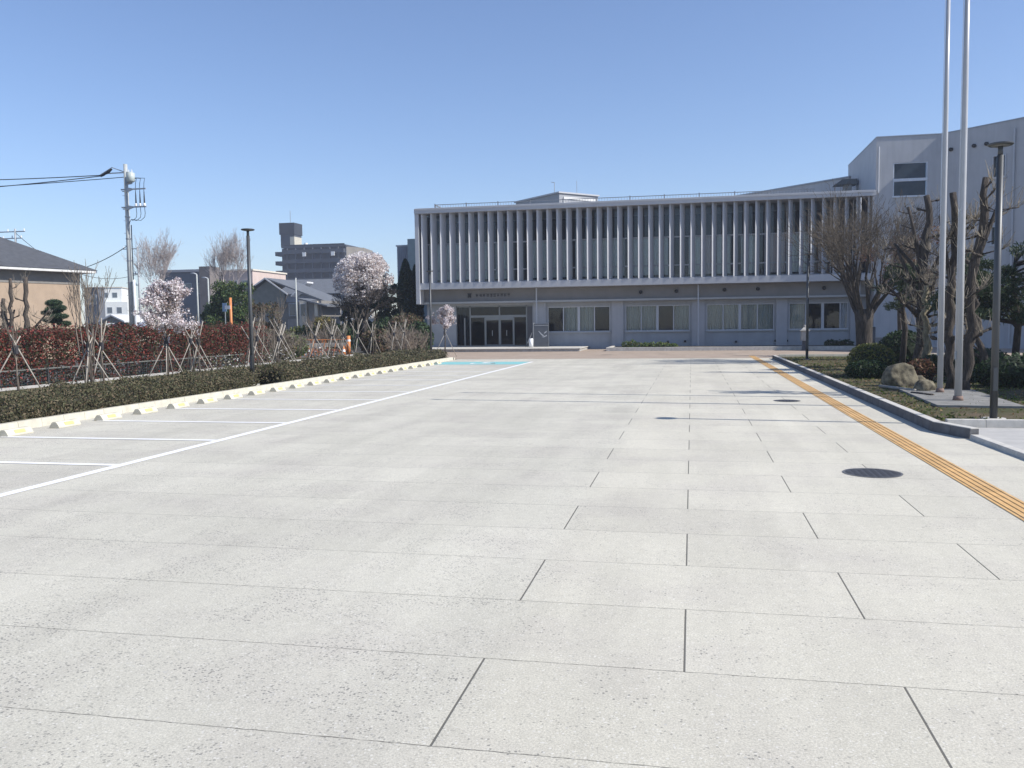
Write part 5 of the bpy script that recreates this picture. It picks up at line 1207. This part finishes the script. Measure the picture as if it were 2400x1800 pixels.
P = np.concatenate(cs); d = ((P[:, 0]-x)/2.3)**2+((P[:, 1]-59)/2.3)**2+((P[:, 2]-5.1)/2.15)**2; P = P[d < 1.08]
P2 = blobpts(rn, (x, 59, 5.1), (2.2, 2.2, 2.1), 9000, .82); P2 = P2[(np.sin(P2[:, 0]*4.2)+np.sin(P2[:, 2]*5+1)+rn.normal(0, .7, len(P2))) > -.5]
P = np.concatenate([P, P2]); P = P[(P[:, 2] > 3.9+.9*np.sin(P[:, 0]*2+1)*.6)]
leaves(P, .075, rn, LEAF('cherry_blossom', [(.78, .73, .72), (.82, .79, .78), (.66, .59, .58), (.84, .82, .80), (.46, .39, .36)], .8, .4), 'blossom', ct, .7, .6)
# evergreen masses
def evergreen(label, px, Y, h, r, mat, n, seed, lo=.3, size=.12, name='evergreen_tree', clumps=26):
    x = at(px, 690, Y).x; rn = np.random.default_rng(seed); t = thing(name, label, 'tree', (x, Y, 0)); MB().tube([(x, Y, 0), (x, Y, h*.8)], [.16, .06], 8).build('trunk', barkd, t, True)
    P = []
    for k in range(clumps):
        z = h*(lo+(1-lo)*rn.random()); w_ = r*(1-((z/h-.5)*1.4)**2*.6); a = rn.uniform(0, 6.28); d = w_*rn.random()**.5*.8
        P.append(blobpts(rn, (x+math.cos(a)*d, Y+math.sin(a)*d, z-.2), (r*.34, r*.34, r*.26), n//clumps, .4))
    leaves(np.concatenate(P), size, rn, mat, 'crown', t); return t
mg = LEAF('mid_green_leaf', [(.05, .09, .03), (.08, .13, .04), (.035, .06, .03), (.11, .14, .05)])
evergreen('broad green tree right behind the orange pole', 505, 58, 5.0, 2.1, mg, 9000, 301, .2, .1)
evergreen('dark green tree left of the lamp above the red hedge', 470, 60, 3.6, 1.5, dg, 5000, 302, .2, .1)
evergreen('dark evergreen standing under the right side of the cherry tree', 812, 64, 4.2, 1.9, dg, 9000, 303, .15, .1)
evergreen('dark evergreen standing under the left side of the cherry tree', 770, 65, 3.7, 1.5, dg, 7000, 304, .15, .1)
evergreen('brown green tree growing between lamp and gabled house', 565, 60, 3.8, 1.6, gb, 4200, 305, .2, .09)
evergreen('tall dark conifer behind the right side of the cherry tree', 838, 70, 6.2, .95, dg, 6000, 306, .25, .12, clumps=22)
def cypress(label, px, Y, h, r, n, seed):
    x = at(px, 690, Y).x; rn = np.random.default_rng(seed); t = thing('cypress_tree', label, 'tree', (x, Y, 0)); MB().tube([(x, Y, 0), (x, Y, h*.9)], [.14, .03], 8).build('trunk', barkd, t, True)
    z = h*rn.random(n)**.9; a = rn.uniform(0, 6.28, n); prof = r*(1-(z/h)**3.2)**.7*(.75+.25*np.minimum(1, z/1.0))*(1+.10*np.sin(a*3+z*2.1)+.08*np.sin(a*5-z*3.7+1)); d = prof*(.72+.3*rn.random(n))
    leaves(np.stack([x+np.cos(a)*d, Y+np.sin(a)*d, z+.05], 1), .085, rn, LEAF('cypress_leaf', [(.035, .065, .035), (.05, .085, .04), (.025, .045, .028), (.07, .10, .05)]), 'crown', t); return t
cypress('dark columnar cypress at the left end of the school building', 878, 64, 6.9, .78, 13000, 307)
cypress('second dark cypress touching the white frame of the school', 899, 65, 6.5, .62, 9000, 308)
# cloud pruned pine and dark pollards by the beige house
x = at(119, 700, 34).x; t = thing('cloud_pruned_pine', 'small cloud pruned pine in front of the beige house', 'tree', (x, 34, 0)); rn = np.random.default_rng(55)
MB().tube([(x, 34, 0), (x+.08, 34, 1.3), (x-.1, 34, 2.2), (x+.05, 34, 2.9)], [.09, .07, .05, .03], 8).build('trunk', bark, t, True)
P = np.concatenate([blobpts(rn, (x+dx, 34+dy, z), (a, a, b_), 1500, .4) for dx, dy, z, a, b_ in ((0, 0, 3.05, .36, .16), (.25, 0, 2.82, .32, .14), (-.3, .1, 2.62, .42, .13), (.3, -.1, 2.45, .4, .13), (-.12, 0, 2.28, .42, .14), (.38, .1, 2.12, .3, .12), (.0, 0, 2.75, .4, .2))])
leaves(P, .07, rn, LEAF('blue_green_needles', [(.05, .09, .05), (.08, .12, .06), (.035, .06, .04)]), 'needles', t, .16, .3)
for k, (px, Y, top, r, lab) in enumerate([(12, 32, 3.2, .16, 'dark knobbly pruned tree at the far left edge'), (27, 31, 4.0, .11, 'slim dark pruned tree second from the left edge'), (56, 32, 4.1, .13, 'forked pruned tree with one long limb before the beige house')]):
    x = at(px, 700, Y).x
    pollard(lab, (x, Y), r, top, (.1*(k-1), 0), 60+k, 14, bk=bark, fork=[(1.1, 1.6, 1.15)] if k == 2 else ([(-.5, 1.5, 1.4)] if k == 1 else [(.5, 1.8, 1.0)]))

# ---------------------------------------------------------------- thin spring haze
hm = bpy.data.materials.new('thin_haze'); hm.use_nodes = True; n = hm.node_tree.nodes; n.remove(n['Principled BSDF'])
pv = n.new('ShaderNodeVolumePrincipled'); pv.inputs['Color'].default_value = (.80, .86, 1, 1); pv.inputs['Density'].default_value = .00065; pv.inputs['Anisotropy'].default_value = .2
hm.node_tree.links.new(pv.outputs[0], n['Material Output'].inputs['Volume'])
hz = MB().box(-402, 252, -152, 502, -1.05, 45).build('haze', hm); hz['kind'] = 'stuff'; hz['label'] = 'thin pale air haze over the whole place'; hz['category'] = 'haze'
